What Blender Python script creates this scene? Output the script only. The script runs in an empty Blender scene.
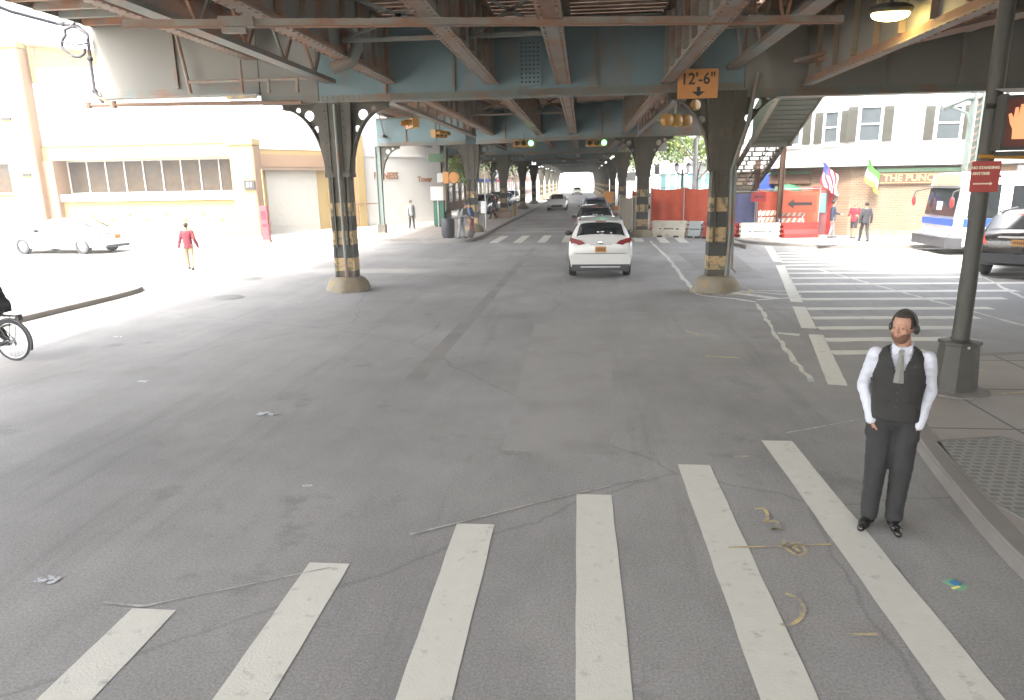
import bpy, bmesh, math, random
from mathutils import Vector, Matrix
random.seed(7)
R = math.radians; PI = math.pi
S = bpy.context.scene; COL = S.collection

# ------------------------------------------------------------------ materials
def nt(m):
    m.use_nodes = True
    n = m.node_tree; n.nodes.clear()
    o = n.nodes.new('ShaderNodeOutputMaterial'); b = n.nodes.new('ShaderNodeBsdfPrincipled')
    n.links.new(b.outputs[0], o.inputs[0])
    return n, b
def mat(name, col, rough=.7, metal=0., var=.12, scale=6., bump=0., bscale=60., spec=.5, dirt=None, dscale=1.5, dlo=.5, dhi=.7, coat=0., stretch=(1, 1, 1), trans=0.):
    """flat colour broken up by noise, optional second 'dirt/rust' colour in patches and a bump"""
    m = bpy.data.materials.new(name); n, b = nt(m); L = n.links.new
    tc = n.nodes.new('ShaderNodeTexCoord'); mp = n.nodes.new('ShaderNodeMapping'); mp.inputs['Scale'].default_value = stretch
    L(tc.outputs['Object'], mp.inputs[0])
    nz = n.nodes.new('ShaderNodeTexNoise'); nz.inputs['Scale'].default_value = scale; nz.inputs['Detail'].default_value = 5
    L(mp.outputs[0], nz.inputs['Vector'])
    mx = n.nodes.new('ShaderNodeMix'); mx.data_type = 'RGBA'
    mx.inputs[6].default_value = [c * (1 - var) for c in col] + [1]; mx.inputs[7].default_value = [min(1, c * (1 + var)) for c in col] + [1]
    L(nz.outputs[0], mx.inputs[0]); out = mx.outputs[2]
    if dirt:
        n2 = n.nodes.new('ShaderNodeTexNoise'); n2.inputs['Scale'].default_value = dscale; n2.inputs['Detail'].default_value = 7; n2.inputs['Roughness'].default_value = .65
        L(mp.outputs[0], n2.inputs['Vector'])
        mr = n.nodes.new('ShaderNodeMapRange'); mr.inputs[1].default_value = dlo; mr.inputs[2].default_value = dhi
        L(n2.outputs[0], mr.inputs[0])
        m2 = n.nodes.new('ShaderNodeMix'); m2.data_type = 'RGBA'; m2.inputs[7].default_value = list(dirt) + [1]
        L(mr.outputs[0], m2.inputs[0]); L(out, m2.inputs[6]); out = m2.outputs[2]
    L(out, b.inputs['Base Color'])
    b.inputs['Roughness'].default_value = rough; b.inputs['Metallic'].default_value = metal
    b.inputs['Specular IOR Level'].default_value = spec; b.inputs['Coat Weight'].default_value = coat
    if trans: b.inputs['Transmission Weight'].default_value = trans
    if bump:
        n3 = n.nodes.new('ShaderNodeTexNoise'); n3.inputs['Scale'].default_value = bscale; n3.inputs['Detail'].default_value = 4
        L(mp.outputs[0], n3.inputs['Vector'])
        bp = n.nodes.new('ShaderNodeBump'); bp.inputs['Strength'].default_value = bump; bp.inputs['Distance'].default_value = .01
        L(n3.outputs[0], bp.inputs['Height']); L(bp.outputs[0], b.inputs['Normal'])
    return m
def emis(name, col, s):
    m = bpy.data.materials.new(name); n, b = nt(m)
    b.inputs['Base Color'].default_value = list(col) + [1]; b.inputs['Emission Color'].default_value = list(col) + [1]; b.inputs['Emission Strength'].default_value = s
    return m
def brickmat(name, c1, c2, mortar, sc=1., bw=.22, bh=.075, ms=.012, bump=.3, axis='XZ'):
    m = bpy.data.materials.new(name); n, b = nt(m); L = n.links.new
    tc = n.nodes.new('ShaderNodeTexCoord'); sx = n.nodes.new('ShaderNodeSeparateXYZ'); cx = n.nodes.new('ShaderNodeCombineXYZ')
    L(tc.outputs['Object'], sx.inputs[0])
    ad = n.nodes.new('ShaderNodeMath'); ad.operation = 'ADD'; L(sx.outputs[0], ad.inputs[0]); L(sx.outputs[1], ad.inputs[1])
    L(ad.outputs[0], cx.inputs[0]); L(sx.outputs[2], cx.inputs[1])
    br = n.nodes.new('ShaderNodeTexBrick'); br.inputs['Scale'].default_value = sc; br.inputs['Brick Width'].default_value = bw; br.inputs['Row Height'].default_value = bh; br.inputs['Mortar Size'].default_value = ms
    br.inputs['Color1'].default_value = list(c1) + [1]; br.inputs['Color2'].default_value = list(c2) + [1]; br.inputs['Mortar'].default_value = list(mortar) + [1]
    L(cx.outputs[0], br.inputs[0])
    nz = n.nodes.new('ShaderNodeTexNoise'); nz.inputs['Scale'].default_value = 1.3; nz.inputs['Detail'].default_value = 6; L(tc.outputs['Object'], nz.inputs[0])
    mr = n.nodes.new('ShaderNodeMapRange'); mr.inputs[3].default_value = .78; mr.inputs[4].default_value = 1.15; L(nz.outputs[0], mr.inputs[0])
    mu = n.nodes.new('ShaderNodeVectorMath'); mu.operation = 'SCALE'; L(br.outputs[0], mu.inputs[0]); L(mr.outputs[0], mu.inputs['Scale'])
    L(mu.outputs[0], b.inputs['Base Color']); b.inputs['Roughness'].default_value = .85
    bp = n.nodes.new('ShaderNodeBump'); bp.inputs['Strength'].default_value = bump; bp.inputs['Distance'].default_value = .01; bp.invert = True
    L(br.outputs[1], bp.inputs['Height']); L(bp.outputs[0], b.inputs['Normal'])
    return m
def asphalt():
    m = bpy.data.materials.new('asphalt'); n, b = nt(m); L = n.links.new; N = n.nodes.new
    tc = N('ShaderNodeTexCoord')
    def noise(s, d=5, r=.55, st=(1, 1, 1), loc=(0, 0, 0)):
        mp = N('ShaderNodeMapping'); mp.inputs['Scale'].default_value = st; mp.inputs['Location'].default_value = loc; L(tc.outputs['Object'], mp.inputs[0])
        z = N('ShaderNodeTexNoise'); z.inputs['Scale'].default_value = s; z.inputs['Detail'].default_value = d; z.inputs['Roughness'].default_value = r; L(mp.outputs[0], z.inputs[0]); return z.outputs[0]
    def rng(x, a, c, lo, hi):
        r = N('ShaderNodeMapRange'); r.inputs[1].default_value = a; r.inputs[2].default_value = c; r.inputs[3].default_value = lo; r.inputs[4].default_value = hi; L(x, r.inputs[0]); return r.outputs[0]
    def mul(a, c):
        k = N('ShaderNodeMath'); k.operation = 'MULTIPLY'; L(a, k.inputs[0]); L(c, k.inputs[1]); return k.outputs[0]
    v = rng(noise(.22, 6, .6), .35, .65, .76, 1.12)
    v = mul(v, rng(noise(1.1, 6, .7, (1, .45, 1)), .3, .7, .88, 1.1))
    v = mul(v, rng(noise(55, 3, .8), .3, .7, .70, 1.30))
    v = mul(v, rng(noise(.9, 7, .75, (1, .06, 1), (3, 0, 0)), .54, .72, 1.0, .76))     # dark tyre / oil trails along the street
    v = mul(v, rng(noise(.5, 8, .75, (1, 1, 1), (9, 4, 0)), .58, .66, 1.0, .78))
    vr = N('ShaderNodeTexVoronoi'); vr.feature = 'DISTANCE_TO_EDGE'; vr.inputs['Scale'].default_value = .16
    mp = N('ShaderNodeMapping'); L(tc.outputs['Object'], mp.inputs[0])
    wn = N('ShaderNodeTexNoise'); wn.inputs['Scale'].default_value = 1.1; wn.inputs['Detail'].default_value = 6; L(tc.outputs['Object'], wn.inputs[0])
    mxv = N('ShaderNodeMix'); mxv.data_type = 'VECTOR'; mxv.inputs[0].default_value = .3; L(mp.outputs[0], mxv.inputs[4]); L(wn.outputs[1], mxv.inputs[5])
    L(mxv.outputs[1], vr.inputs[0])
    v = mul(v, rng(vr.outputs[0], 0.0, .003, .80, 1.0))
    cc = N('ShaderNodeCombineColor')
    for i, k in enumerate((.25, .242, .231)):
        q = N('ShaderNodeMath'); q.operation = 'MULTIPLY'; q.inputs[1].default_value = k; L(v, q.inputs[0]); L(q.outputs[0], cc.inputs[i])
    L(cc.outputs[0], b.inputs['Base Color']); b.inputs['Roughness'].default_value = .82; b.inputs['Specular IOR Level'].default_value = .35
    bp = N('ShaderNodeBump'); bp.inputs['Strength'].default_value = .5; bp.inputs['Distance'].default_value = .006; L(noise(95, 3, .8), bp.inputs['Height']); L(bp.outputs[0], b.inputs['Normal'])
    return m
def worn_paint(name, col, under=(.13, .127, .122), lo=.60, hi=.74):
    return mat(name, col, .75, var=.07, scale=9, bump=.3, bscale=80, dirt=under, dscale=7, dlo=lo, dhi=hi)
def sidewalk_mat():
    m = brickmat('sidewalk_concrete', (.30, .275, .245), (.265, .24, .215), (.12, .11, .1), 1., 1.55, 1.5, .018, .5)
    n = m.node_tree
    cx = [x for x in n.nodes if x.type == 'COMBXYZ'][0]; sx = [x for x in n.nodes if x.type == 'SEPXYZ'][0]
    n.links.new(sx.outputs[0], cx.inputs[0]); n.links.new(sx.outputs[1], cx.inputs[1])
    br = [x for x in n.nodes if x.type == 'TEX_BRICK'][0]; br.offset = 0
    return m
M = dict(
    asphalt=asphalt(), walk=sidewalk_mat(),
    patch_dark=mat('asphalt_patch_dark', (.20, .19, .178), .85, var=.22, scale=40, bump=.4, bscale=95, dirt=(.155, .148, .14), dscale=.9, dlo=.4, dhi=.7), patch_light=mat('asphalt_patch_light', (.245, .236, .224), .85, var=.2, scale=40, bump=.4, bscale=95, dirt=(.2, .19, .18), dscale=1.1, dlo=.45, dhi=.7),
    stairgreen=mat('stair_green', (.030, .042, .027), .6, var=.15, dirt=(.1, .07, .05), dscale=2, dlo=.6), board=mat('sign_board', (.11, .06, .04), .6), gold=mat('sign_gold', (.34, .27, .13), .6),
    kerb=mat('kerb_stone', (.18, .165, .15), .85, var=.2, scale=3, bump=.3, dirt=(.16, .15, .14), dscale=2),
    white=worn_paint('road_paint_white', (.50, .49, .43), (.26, .25, .23), .58, .74), white_old=worn_paint('road_paint_old', (.48, .465, .41), (.24, .23, .21), lo=.5, hi=.7),
    scratch=worn_paint('road_paint_scratch', (.40, .385, .355), (.245, .235, .22), lo=.42, hi=.60),
    ypaint=worn_paint('road_paint_yellow', (.50, .38, .18), (.245, .235, .22), lo=.42, hi=.62),
    steel=mat('viaduct_steel', (.17, .185, .165), .55, .1, .18, 3, .25, 25, dirt=(.24, .13, .08), dscale=1.3, dlo=.46, dhi=.66),
    steel_blue=mat('viaduct_steel_bluegreen', (.145, .215, .225), .5, .05, .14, 1.1, .15, 25, dirt=(.22, .15, .11), dscale=.9, dlo=.54, dhi=.72, stretch=(1, 1, .25)),
    steel_grey=mat('viaduct_steel_grey', (.20, .19, .165), .6, .05, .10, 1.0, .15, 25, dirt=(.22, .17, .13), dscale=.6, dlo=.62, dhi=.85, stretch=(1, 1, .3)),
    flange=mat('viaduct_flange', (.225, .21, .175), .65, .05, .18, 3, .25, 30, dirt=(.24, .13, .08), dscale=2.0, dlo=.44, dhi=.62, stretch=(1, .4, 1)),
    rust=mat('viaduct_rust', (.26, .14, .085), .85, 0, .25, 2.5, .3, 30, dirt=(.17, .15, .13), dscale=1.1, dlo=.45, dhi=.65),
    timber=mat('track_timber', (.22, .15, .105), .9, 0, .3, 3, .2, 40, dirt=(.34, .25, .2), dscale=1.5),
    colsteel=mat('column_steel', (.075, .068, .050), .6, .05, .2, 4, .3, 25, dirt=(.20, .14, .10), dscale=2.2, dlo=.55, dhi=.7, stretch=(1, 1, .4)),
    colyel=mat('column_band_cream', (.42, .30, .16), .75, 0, .15, 5, .2, 30, dirt=(.13, .12, .09), dscale=5.5, dlo=.50, dhi=.58),
    colblk=mat('column_band_black', (.05, .05, .045), .65, 0, .2, 5, .2, 30, dirt=(.2, .16, .1), dscale=4, dlo=.6, dhi=.68),
    conc=mat('concrete', (.19, .165, .125), .9, 0, .2, 6, .5, 30, dirt=(.25, .18, .09), dscale=4, dlo=.5, dhi=.66),
    cream=mat('cream_stucco', (.32, .232, .095), .85, 0, .05, 1.2, .1, 60), tan=mat('tan_stucco', (.24, .15, .09), .85, 0, .06, 1.2, .1, 60),
    offwhite=mat('white_render', (.55, .54, .51), .8, 0, .04, 1.2, .1, 60), whitewall=mat('white_siding', (.60, .60, .59), .75, 0, .04, 2),
    brick=brickmat('tan_brick', (.20, .125, .075), (.155, .09, .055), (.24, .195, .14)), redbrick=brickmat('orange_brick', (.26, .09, .05), (.22, .075, .04), (.25, .18, .13)),
    glass=mat('window_glass', (.06, .07, .075), .12, 0, .25, 2.5, spec=.8), glasslit=mat('shop_glass', (.07, .048, .03), .3, 0, .6, 3, spec=.25, dirt=(.05, .05, .05), dscale=2.2),
    frame=mat('white_frame', (.60, .60, .58), .5), darkframe=mat('dark_frame', (.10, .10, .10), .5), shutter=mat('shutter_olive', (.045, .043, .032), .6),
    red=mat('red_paint', (.30, .025, .025), .45, var=.1), redplastic=mat('red_plastic', (.38, .045, .035), .5, var=.1, bump=.1),
    beige=mat('beige_plastic', (.60, .555, .46), .55, var=.1, scale=4, dirt=(.36, .31, .24), dscale=3, dlo=.55), grey_pl=mat('grey_plastic', (.40, .43, .42), .55, var=.1),
    arrowor=mat('arrow_sign_orange', (.36, .075, .035), .5, var=.06), orange=mat('orange_sign', (.60, .27, .08), .5, var=.06), orangemesh=mat('orange_fabric', (.60, .115, .06), .8, var=.2, scale=3), bluetarp=mat('blue_fabric', (.11, .12, .22), .8, var=.25, scale=4),
    tanfence=mat('tan_fabric', (.22, .19, .15), .85, var=.2, scale=4), galv=mat('galvanised', (.45, .46, .46), .45, .5),
    black=mat('black', (.03, .03, .03), .5), rubber=mat('rubber', (.035, .035, .035), .85), plastic=mat('black_plastic', (.045, .045, .05), .55),
    polegr=mat('pole_dark', (.06, .056, .047), .55, .1, .2, 5, .1), polegreen=mat('pole_green', (.11, .135, .12), .5, .1, .15, 3, dirt=(.2, .16, .12), dscale=2, dlo=.6), brownpost=mat('post_brown', (.15, .085, .055), .7, .05, .2, 4),
    sigyel=mat('signal_yellow', (.38, .20, .04), .45), green_on=emis('signal_green_lit', (.06, 1, .42), 2.4), red_dim=mat('signal_red_lens', (.6, .05, .03), .3), amber_dim=mat('signal_amber_lens', (.5, .25, .03), .3), dark_lens=mat('signal_dark_lens', (.03, .04, .03), .2),
    hand=emis('signal_hand_lit', (1, .36, .16), .085), red_glow=emis('signal_red_on', (1, .12, .06), .1), lamp=emis('lamp_lit', (1, .74, .26), 6), sigred=mat('signal_face_red', (.13, .022, .01), .4),
    carwhite=mat('car_white', (.62, .62, .60), .3, 0, .02, 3, coat=.6), cardark=mat('car_black', (.035, .03, .028), .25, .2, .1, 3, coat=.8), carred=mat('car_red', (.35, .03, .03), .3, .1, .05, coat=.6), cargrey=mat('car_grey', (.25, .27, .30), .3, .4, .05, coat=.6), carblue=mat('car_blue', (.06, .10, .22), .3, .3, .05, coat=.6), carcream=mat('car_cream', (.70, .66, .55), .3, 0, .03, coat=.6),
    carglass=mat('car_glass', (.02, .023, .025), .08, 0, .2, spec=.9), tail=mat('tail_lamp', (.22, .02, .02), .2, coat=.5), tail_on=emis('tail_lamp_lit', (1, .08, .05), .08), head=mat('head_lamp', (.7, .7, .68), .15), rim=mat('alloy_rim', (.55, .55, .56), .3, .7), plate=mat('plate_orange', (.5, .23, .06), .5), chrome=mat('chrome', (.7, .7, .7), .15, 1.),
    buswhite=mat('bus_white', (.74, .75, .76), .35, 0, .03, coat=.3), busblue=mat('bus_blue', (.03, .075, .28), .4), busgrey=mat('bus_bumper', (.05, .05, .055), .6),
    skin=mat('skin', (.36, .19, .125), .55, var=.08), skin2=mat('skin_dark', (.20, .11, .075), .55), hair=mat('hair_dark', (.03, .022, .018), .7, bump=.4, bscale=200), beard=mat('beard_brown', (.13, .065, .04), .8), lip=mat('lips', (.36, .15, .12), .5), eye=mat('eye', (.12, .10, .09), .2),
    vest=mat('vest_cloth', (.020, .019, .018), .8, var=.2, scale=12, bump=.3, bscale=180), trouser=mat('trouser_cloth', (.023, .022, .022), .85, var=.2, scale=9, bump=.3, bscale=150), shirt=mat('white_shirt', (.48, .49, .54), .7, var=.06, scale=6, bump=.25, bscale=14), tie=mat('tie_grey', (.15, .145, .13), .6, var=.3, scale=120), shoe=mat('shoe_leather', (.015, .014, .013), .25, coat=.3),
    cl_maroon=mat('cloth_maroon', (.18, .022, .035), .85), cl_tan=mat('cloth_tan', (.34, .25, .14), .85), cl_grey=mat('cloth_grey', (.15, .15, .15), .85), cl_lgrey=mat('cloth_light_grey', (.26, .265, .27), .85), cl_dark=mat('cloth_dark', (.028, .028, .032), .85), cl_navy=mat('cloth_navy', (.035, .04, .07), .85), cl_red=mat('cloth_red', (.28, .02, .03), .85), cl_blue=mat('cloth_blue', (.06, .10, .20), .85), cl_white=mat('cloth_white', (.72, .72, .72), .85), cl_brown=mat('cloth_brown', (.24, .09, .09), .85),
    bark=mat('bark', (.12, .09, .065), .9, bump=.5), leaf=mat('leaf_green', (.09, .15, .035), .6, var=.5, scale=.8), leaf2=mat('leaf_yellow_green', (.14, .20, .045), .6, var=.5, scale=.8),
    signred=mat('sign_red', (.36, .05, .04), .5, var=.05), signcream=mat('sign_letters', (.75, .66, .5), .6), signgreen=mat('sign_green_board', (.10, .17, .10), .6), awngreen=mat('awning_green', (.03, .11, .06), .8), awnblue=mat('awning_blue', (.025, .06, .30), .8), awnlight=mat('awning_lettering', (.60, .68, .80), .8),
    flagred=mat('flag_red', (.34, .03, .05), .8), flagwhite=mat('flag_white', (.75, .75, .75), .8), flagblue=mat('flag_blue', (.06, .08, .3), .8), flaggreen=mat('flag_green', (.07, .26, .04), .8), flagorange=mat('flag_orange', (.5, .28, .05), .8),
    callred=mat('callbox_red', (.34, .05, .06), .5), boxgreen=mat('kiosk_green', (.03, .12, .07), .5), letters=mat('letters_orange', (.28, .12, .05), .6), soffit=mat('soffit', (.26, .18, .12), .8), garage=mat('garage_door', (.42, .40, .35), .6),
    grate=None, iron=mat('cast_iron', (.20, .195, .185), .7, .2, .2, 8, .5, 40), litter=mat('litter_white', (.42, .43, .45), .8), cardg=mat('card_green', (.16, .34, .2), .6), cardb=mat('card_blue', (.03, .17, .36), .6), cardy=mat('card_yellow', (.7, .65, .2), .6),
    shelter=mat('pale_panel', (.66, .68, .70), .6), teal=mat('teal_glass', (.25, .5, .5), .3), roofdark=mat('roof_dark', (.1, .1, .1), .9), cable=mat('cable_dark', (.06, .055, .06), .7), cablebrown=mat('cable_brown', (.2, .13, .09), .8),
)
_g = brickmat('grate_plate', (.17, .175, .16), (.13, .135, .125), (.24, .225, .2), 1., .11, .085, .016, .6)
_n = _g.node_tree; _cx = [x for x in _n.nodes if x.type == 'COMBXYZ'][0]; _sx = [x for x in _n.nodes if x.type == 'SEPXYZ'][0]
_n.links.new(_sx.outputs[0], _cx.inputs[0]); _n.links.new(_sx.outputs[1], _cx.inputs[1]); M['grate'] = _g

# ------------------------------------------------------------------ mesh building
class MB:
    def __init__(s): s.v = []; s.f = []; s.m = []; s.mats = []; s.sm = []; s.cur = 0; s.smooth = False
    def mat(s, k, smooth=None):
        if k not in s.mats: s.mats.append(k)
        s.cur = s.mats.index(k)
        if smooth is not None: s.smooth = smooth
        return s
    def add(s, vs, fs):
        b = len(s.v); s.v += [tuple(v) for v in vs]
        for f in fs: s.f.append(tuple(b + i for i in f)); s.m.append(s.cur); s.sm.append(s.smooth)
        return s
    def box(s, c, d, rz=0., tilt=None):
        x, y, z = [k / 2 for k in d]
        P = [Vector((a, b_, e)) for a in (-x, x) for b_ in (-y, y) for e in (-z, z)]
        rm = Matrix.Rotation(rz, 3, 'Z')
        if tilt is not None: rm = rm @ tilt
        P = [rm @ p + Vector(c) for p in P]
        return s.add(P, [(0, 1, 3, 2), (4, 6, 7, 5), (0, 4, 5, 1), (2, 3, 7, 6), (0, 2, 6, 4), (1, 5, 7, 3)])
    def bbox(s, x0, x1, y0, y1, z0, z1): return s.box(((x0 + x1) / 2, (y0 + y1) / 2, (z0 + z1) / 2), (abs(x1 - x0), abs(y1 - y0), abs(z1 - z0)))
    def beam(s, a, b_, w, h, up=(0, 0, 1)):
        a, b_ = Vector(a), Vector(b_); d = (b_ - a).normalized(); sd = d.cross(Vector(up))
        if sd.length < 1e-4: sd = d.cross(Vector((1, 0, 0)))
        sd.normalize(); u = sd.cross(d); P = []
        for p in (a, b_):
            for i, j in ((-1, -1), (1, -1), (1, 1), (-1, 1)): P.append(p + sd * (i * w / 2) + u * (j * h / 2))
        return s.add(P, [(0, 1, 2, 3), (7, 6, 5, 4), (0, 4, 5, 1), (1, 5, 6, 2), (2, 6, 7, 3), (3, 7, 4, 0)])
    def tube(s, pts, r, n=10, caps=True):
        pts = [Vector(p) for p in pts]; rs = r if isinstance(r, (list, tuple)) else [r] * len(pts)
        V = []; F = []; prev = None
        for i, p in enumerate(pts):
            d = (pts[min(i + 1, len(pts) - 1)] - pts[max(i - 1, 0)]).normalized()
            if prev is None:
                a = d.cross(Vector((0, 0, 1)))
                if a.length < .05: a = d.cross(Vector((0, 1, 0)))
            else: a = prev - d * prev.dot(d)
            a.normalize(); prev = a; b_ = d.cross(a)
            for k in range(n):
                t = 2 * PI * k / n; V.append(p + (a * math.cos(t) + b_ * math.sin(t)) * rs[i])
        for i in range(len(pts) - 1):
            for k in range(n): F.append((i * n + k, i * n + (k + 1) % n, (i + 1) * n + (k + 1) % n, (i + 1) * n + k))
        if caps: F.append(tuple(range(n))[::-1]); F.append(tuple((len(pts) - 1) * n + k for k in range(n)))
        return s.add(V, F)
    def lathe(s, prof, c=(0, 0, 0), n=20, axis='Z'):
        V = []; F = []
        for r, z in prof:
            for k in range(n):
                t = 2 * PI * k / n; x, y = r * math.cos(t), r * math.sin(t)
                p = (x, y, z) if axis == 'Z' else ((x, z, y) if axis == 'Y' else (z, x, y))
                V.append((p[0] + c[0], p[1] + c[1], p[2] + c[2]))
        for i in range(len(prof) - 1):
            for k in range(n): F.append((i * n + k, i * n + (k + 1) % n, (i + 1) * n + (k + 1) % n, (i + 1) * n + k))
        if prof[0][0] > 1e-4: F.append(tuple(range(n))[::-1])
        if prof[-1][0] > 1e-4: F.append(tuple((len(prof) - 1) * n + k for k in range(n)))
        return s.add(V, F)
    def sphere(s, c, r, n=12, m=8):
        r = r if isinstance(r, (tuple, list)) else (r, r, r); V = [(c[0], c[1], c[2] - r[2])]; F = []
        for j in range(1, m):
            a = -PI / 2 + PI * j / m
            for k in range(n):
                t = 2 * PI * k / n; V.append((c[0] + r[0] * math.cos(a) * math.cos(t), c[1] + r[1] * math.cos(a) * math.sin(t), c[2] + r[2] * math.sin(a)))
        V.append((c[0], c[1], c[2] + r[2])); top = len(V) - 1
        for k in range(n): F.append((0, 1 + (k + 1) % n, 1 + k)); F.append((top, 1 + (m - 2) * n + k, 1 + (m - 2) * n + (k + 1) % n))
        for j in range(m - 2):
            for k in range(n): a = 1 + j * n + k; b_ = 1 + j * n + (k + 1) % n; F.append((a, b_, b_ + n, a + n))
        return s.add(V, F)
    def prism(s, poly, fn, d):
        """poly in (u,v); fn(u,v,w)->xyz; extruded over w in (0,d)"""
        n = len(poly); V = [fn(u, v, 0) for u, v in poly] + [fn(u, v, d) for u, v in poly]
        return s.add(V, [tuple(range(n))[::-1], tuple(range(n, 2 * n))] + [(i, (i + 1) % n, n + (i + 1) % n, n + i) for i in range(n)])
    def sheet(s, poly, z): return s.add([(x, y, z) for x, y in poly], [tuple(range(len(poly)))])
    def mesh(s, name):
        me = bpy.data.meshes.new(name); me.from_pydata(s.v, [], s.f)
        for k in s.mats: me.materials.append(M[k] if isinstance(k, str) else k)
        for i, p in enumerate(me.polygons): p.material_index = s.m[i]; p.use_smooth = s.sm[i]
        bm = bmesh.new(); bm.from_mesh(me); bmesh.ops.recalc_face_normals(bm, faces=bm.faces); bm.to_mesh(me); bm.free()
        if any(s.sm): me.set_sharp_from_angle(angle=R(40))
        return me
    def build(s, name, parent=None, loc=None, label=None):
        return link(name, s.mesh(name), parent, loc, label)
def link(name, me, parent=None, loc=None, label=None):
    o = bpy.data.objects.new(name, me); COL.objects.link(o)
    if parent is not None: o.parent = parent
    if loc is not None: o.location = loc
    if label: o['label'] = label
    return o
def one(k, smooth=False): return MB().mat(k, smooth)
def tag(o, label, cat, group=None):
    o['label'] = label; o['category'] = cat
    if group: o['group'] = group
    return o
def thing(name, label, cat, loc=(0, 0, 0), rz=0, group=None):
    o = bpy.data.objects.new(name, None); COL.objects.link(o); o.location = loc; o.rotation_euler = (0, 0, rz); o.empty_display_size = .3
    return tag(o, label, cat, group)
def struct(mb, name, loc=None):
    o = mb.build(name, loc=loc); o['kind'] = 'structure'; return o
def copy_tree(o, loc=None, rz=None, label=None, group=None, parent=None):
    c = o.copy(); COL.objects.link(c); c.parent = parent
    if loc is not None: c.location = loc
    if rz is not None: c.rotation_euler = (0, 0, rz)
    if label: c['label'] = label
    if group: c['group'] = group
    for ch in o.children: copy_tree(ch, parent=c)
    return c
def text_mesh(txt, size, k, depth=.004, bold=0.):
    cu = bpy.data.curves.new('lettering', 'FONT'); cu.body = txt; cu.size = size; cu.align_x = 'CENTER'; cu.align_y = 'CENTER'; cu.extrude = depth; cu.offset = bold; cu.resolution_u = 3
    o = bpy.data.objects.new('lettering', cu); me = bpy.data.meshes.new_from_object(o); bpy.data.objects.remove(o)
    me.materials.clear(); me.materials.append(M[k]); return me
def text(txt, size, k, parent, loc, rot=(PI / 2, 0, 0), sx=1., name='lettering', bold=0.):
    o = link(name, text_mesh(txt, size, k, bold=bold), parent, loc); o.rotation_euler = rot; o.scale = (sx, 1, 1); return o
def plate_with_holes(outer, holes, th, k, name='plate'):
    cu = bpy.data.curves.new(name, 'CURVE'); cu.dimensions = '2D'; cu.fill_mode = 'BOTH'; cu.extrude = th / 2
    for poly in [outer] + holes:
        sp = cu.splines.new('POLY'); sp.points.add(len(poly) - 1); sp.use_cyclic_u = True
        for i, (x, y) in enumerate(poly): sp.points[i].co = (x, y, 0, 1)
    o = bpy.data.objects.new(name, cu); me = bpy.data.meshes.new_from_object(o); bpy.data.objects.remove(o)
    me.materials.clear(); me.materials.append(M[k]); return me
def circ(cx, cy, r, n=14): return [(cx + r * math.cos(2 * PI * i / n), cy + r * math.sin(2 * PI * i / n)) for i in range(n)]
# ------------------------------------------------------------------ ground, road, kerbs, markings
ZW = .13
g = one('asphalt'); g.add([(-350, -60, 0), (350, -60, 0), (350, 800, 0), (-350, 800, 0)], [(0, 1, 2, 3)]); struct(g, 'road')
def smooth_poly(P, it=2):
    for _ in range(it):
        Q = []
        for i in range(len(P)):
            a, b_ = P[i], P[(i + 1) % len(P)]
            if math.dist(a, b_) > 12: Q += [a, b_] if not Q or Q[-1] != a else [b_]
            else: Q += [(a[0] * .75 + b_[0] * .25, a[1] * .75 + b_[1] * .25), (a[0] * .25 + b_[0] * .75, a[1] * .25 + b_[1] * .75)]
        P = Q
    return P
def sidewalk(poly, kerbpts):
    mb = one('walk'); n = len(poly)
    mb.add([(x, y, ZW) for x, y in poly], [tuple(range(n))])
    mb.add([(x, y, ZW) for x, y in poly] + [(x, y, -.05) for x, y in poly], [(i, (i + 1) % n, n + (i + 1) % n, n + i) for i in range(n)])
    struct(mb, 'sidewalk')
    kb = one('kerb'); V = []
    K = [Vector((x, y, 0)) for x, y in kerbpts]
    for i, p in enumerate(K):
        d = (K[min(i + 1, len(K) - 1)] - K[max(i - 1, 0)]).normalized(); nrm = Vector((-d.y, d.x, 0))
        for off, z in ((-.012, -.02), (-.012, ZW - .01), (.012, ZW + .006), (.17, ZW + .006)): V.append(p + nrm * off + Vector((0, 0, z)))
    F = []
    for i in range(len(K) - 1):
        for j in range(3): F.append((i * 4 + j, i * 4 + j + 1, i * 4 + 5 + j, i * 4 + 4 + j))
    kb.add(V, F); struct(kb, 'kerb')
def spline(P, n=6):
    out = []
    for i in range(len(P) - 1):
        p0, p1, p2, p3 = P[max(i - 1, 0)], P[i], P[i + 1], P[min(i + 2, len(P) - 1)]
        for k in range(n):
            t = k / n; out.append(tuple(.5 * (2 * p1[j] + (p2[j] - p0[j]) * t + (2 * p0[j] - 5 * p1[j] + 4 * p2[j] - p3[j]) * t * t + (3 * p1[j] - p0[j] - 3 * p2[j] + p3[j]) * t ** 3) for j in range(2)))
    out.append(P[-1]); return out
# kerb polylines run with the pavement on their left
NL = spline([(-60, 20.3), (-30, 20.0), (-16, 19.6), (-13.6, 19.2), (-12.5, 18.4), (-12.15, 17.2), (-12.2, 14), (-12.22, 12), (-12.25, 9), (-12.3, 3), (-12.3, -12)])
NL = NL[::-1]
sidewalk(NL + [(-60, -12)], NL)
NR = spline([(60, 11.8), (12, 11.4), (8, 11.2), (6, 10.9), (4.9, 10.3), (4.15, 9.3), (3.75, 8.1), (3.48, 7.0), (3.3, 6.0), (3.16, 5.0), (3.12, 4), (3.11, 3), (3.1, 1), (3.1, -4), (3.1, -12)])
sidewalk(NR + [(60, -12)], NR)
FL = spline([(-90, 34.6), (-20, 34.5), (-10, 34.3), (-7.2, 33.6), (-6.0, 33.3), (-5.5, 33.6), (-5.25, 35), (-5.2, 38), (-5.2, 44), (-5.1, 55), (-4.9, 90), (-4.5, 420)])
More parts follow.
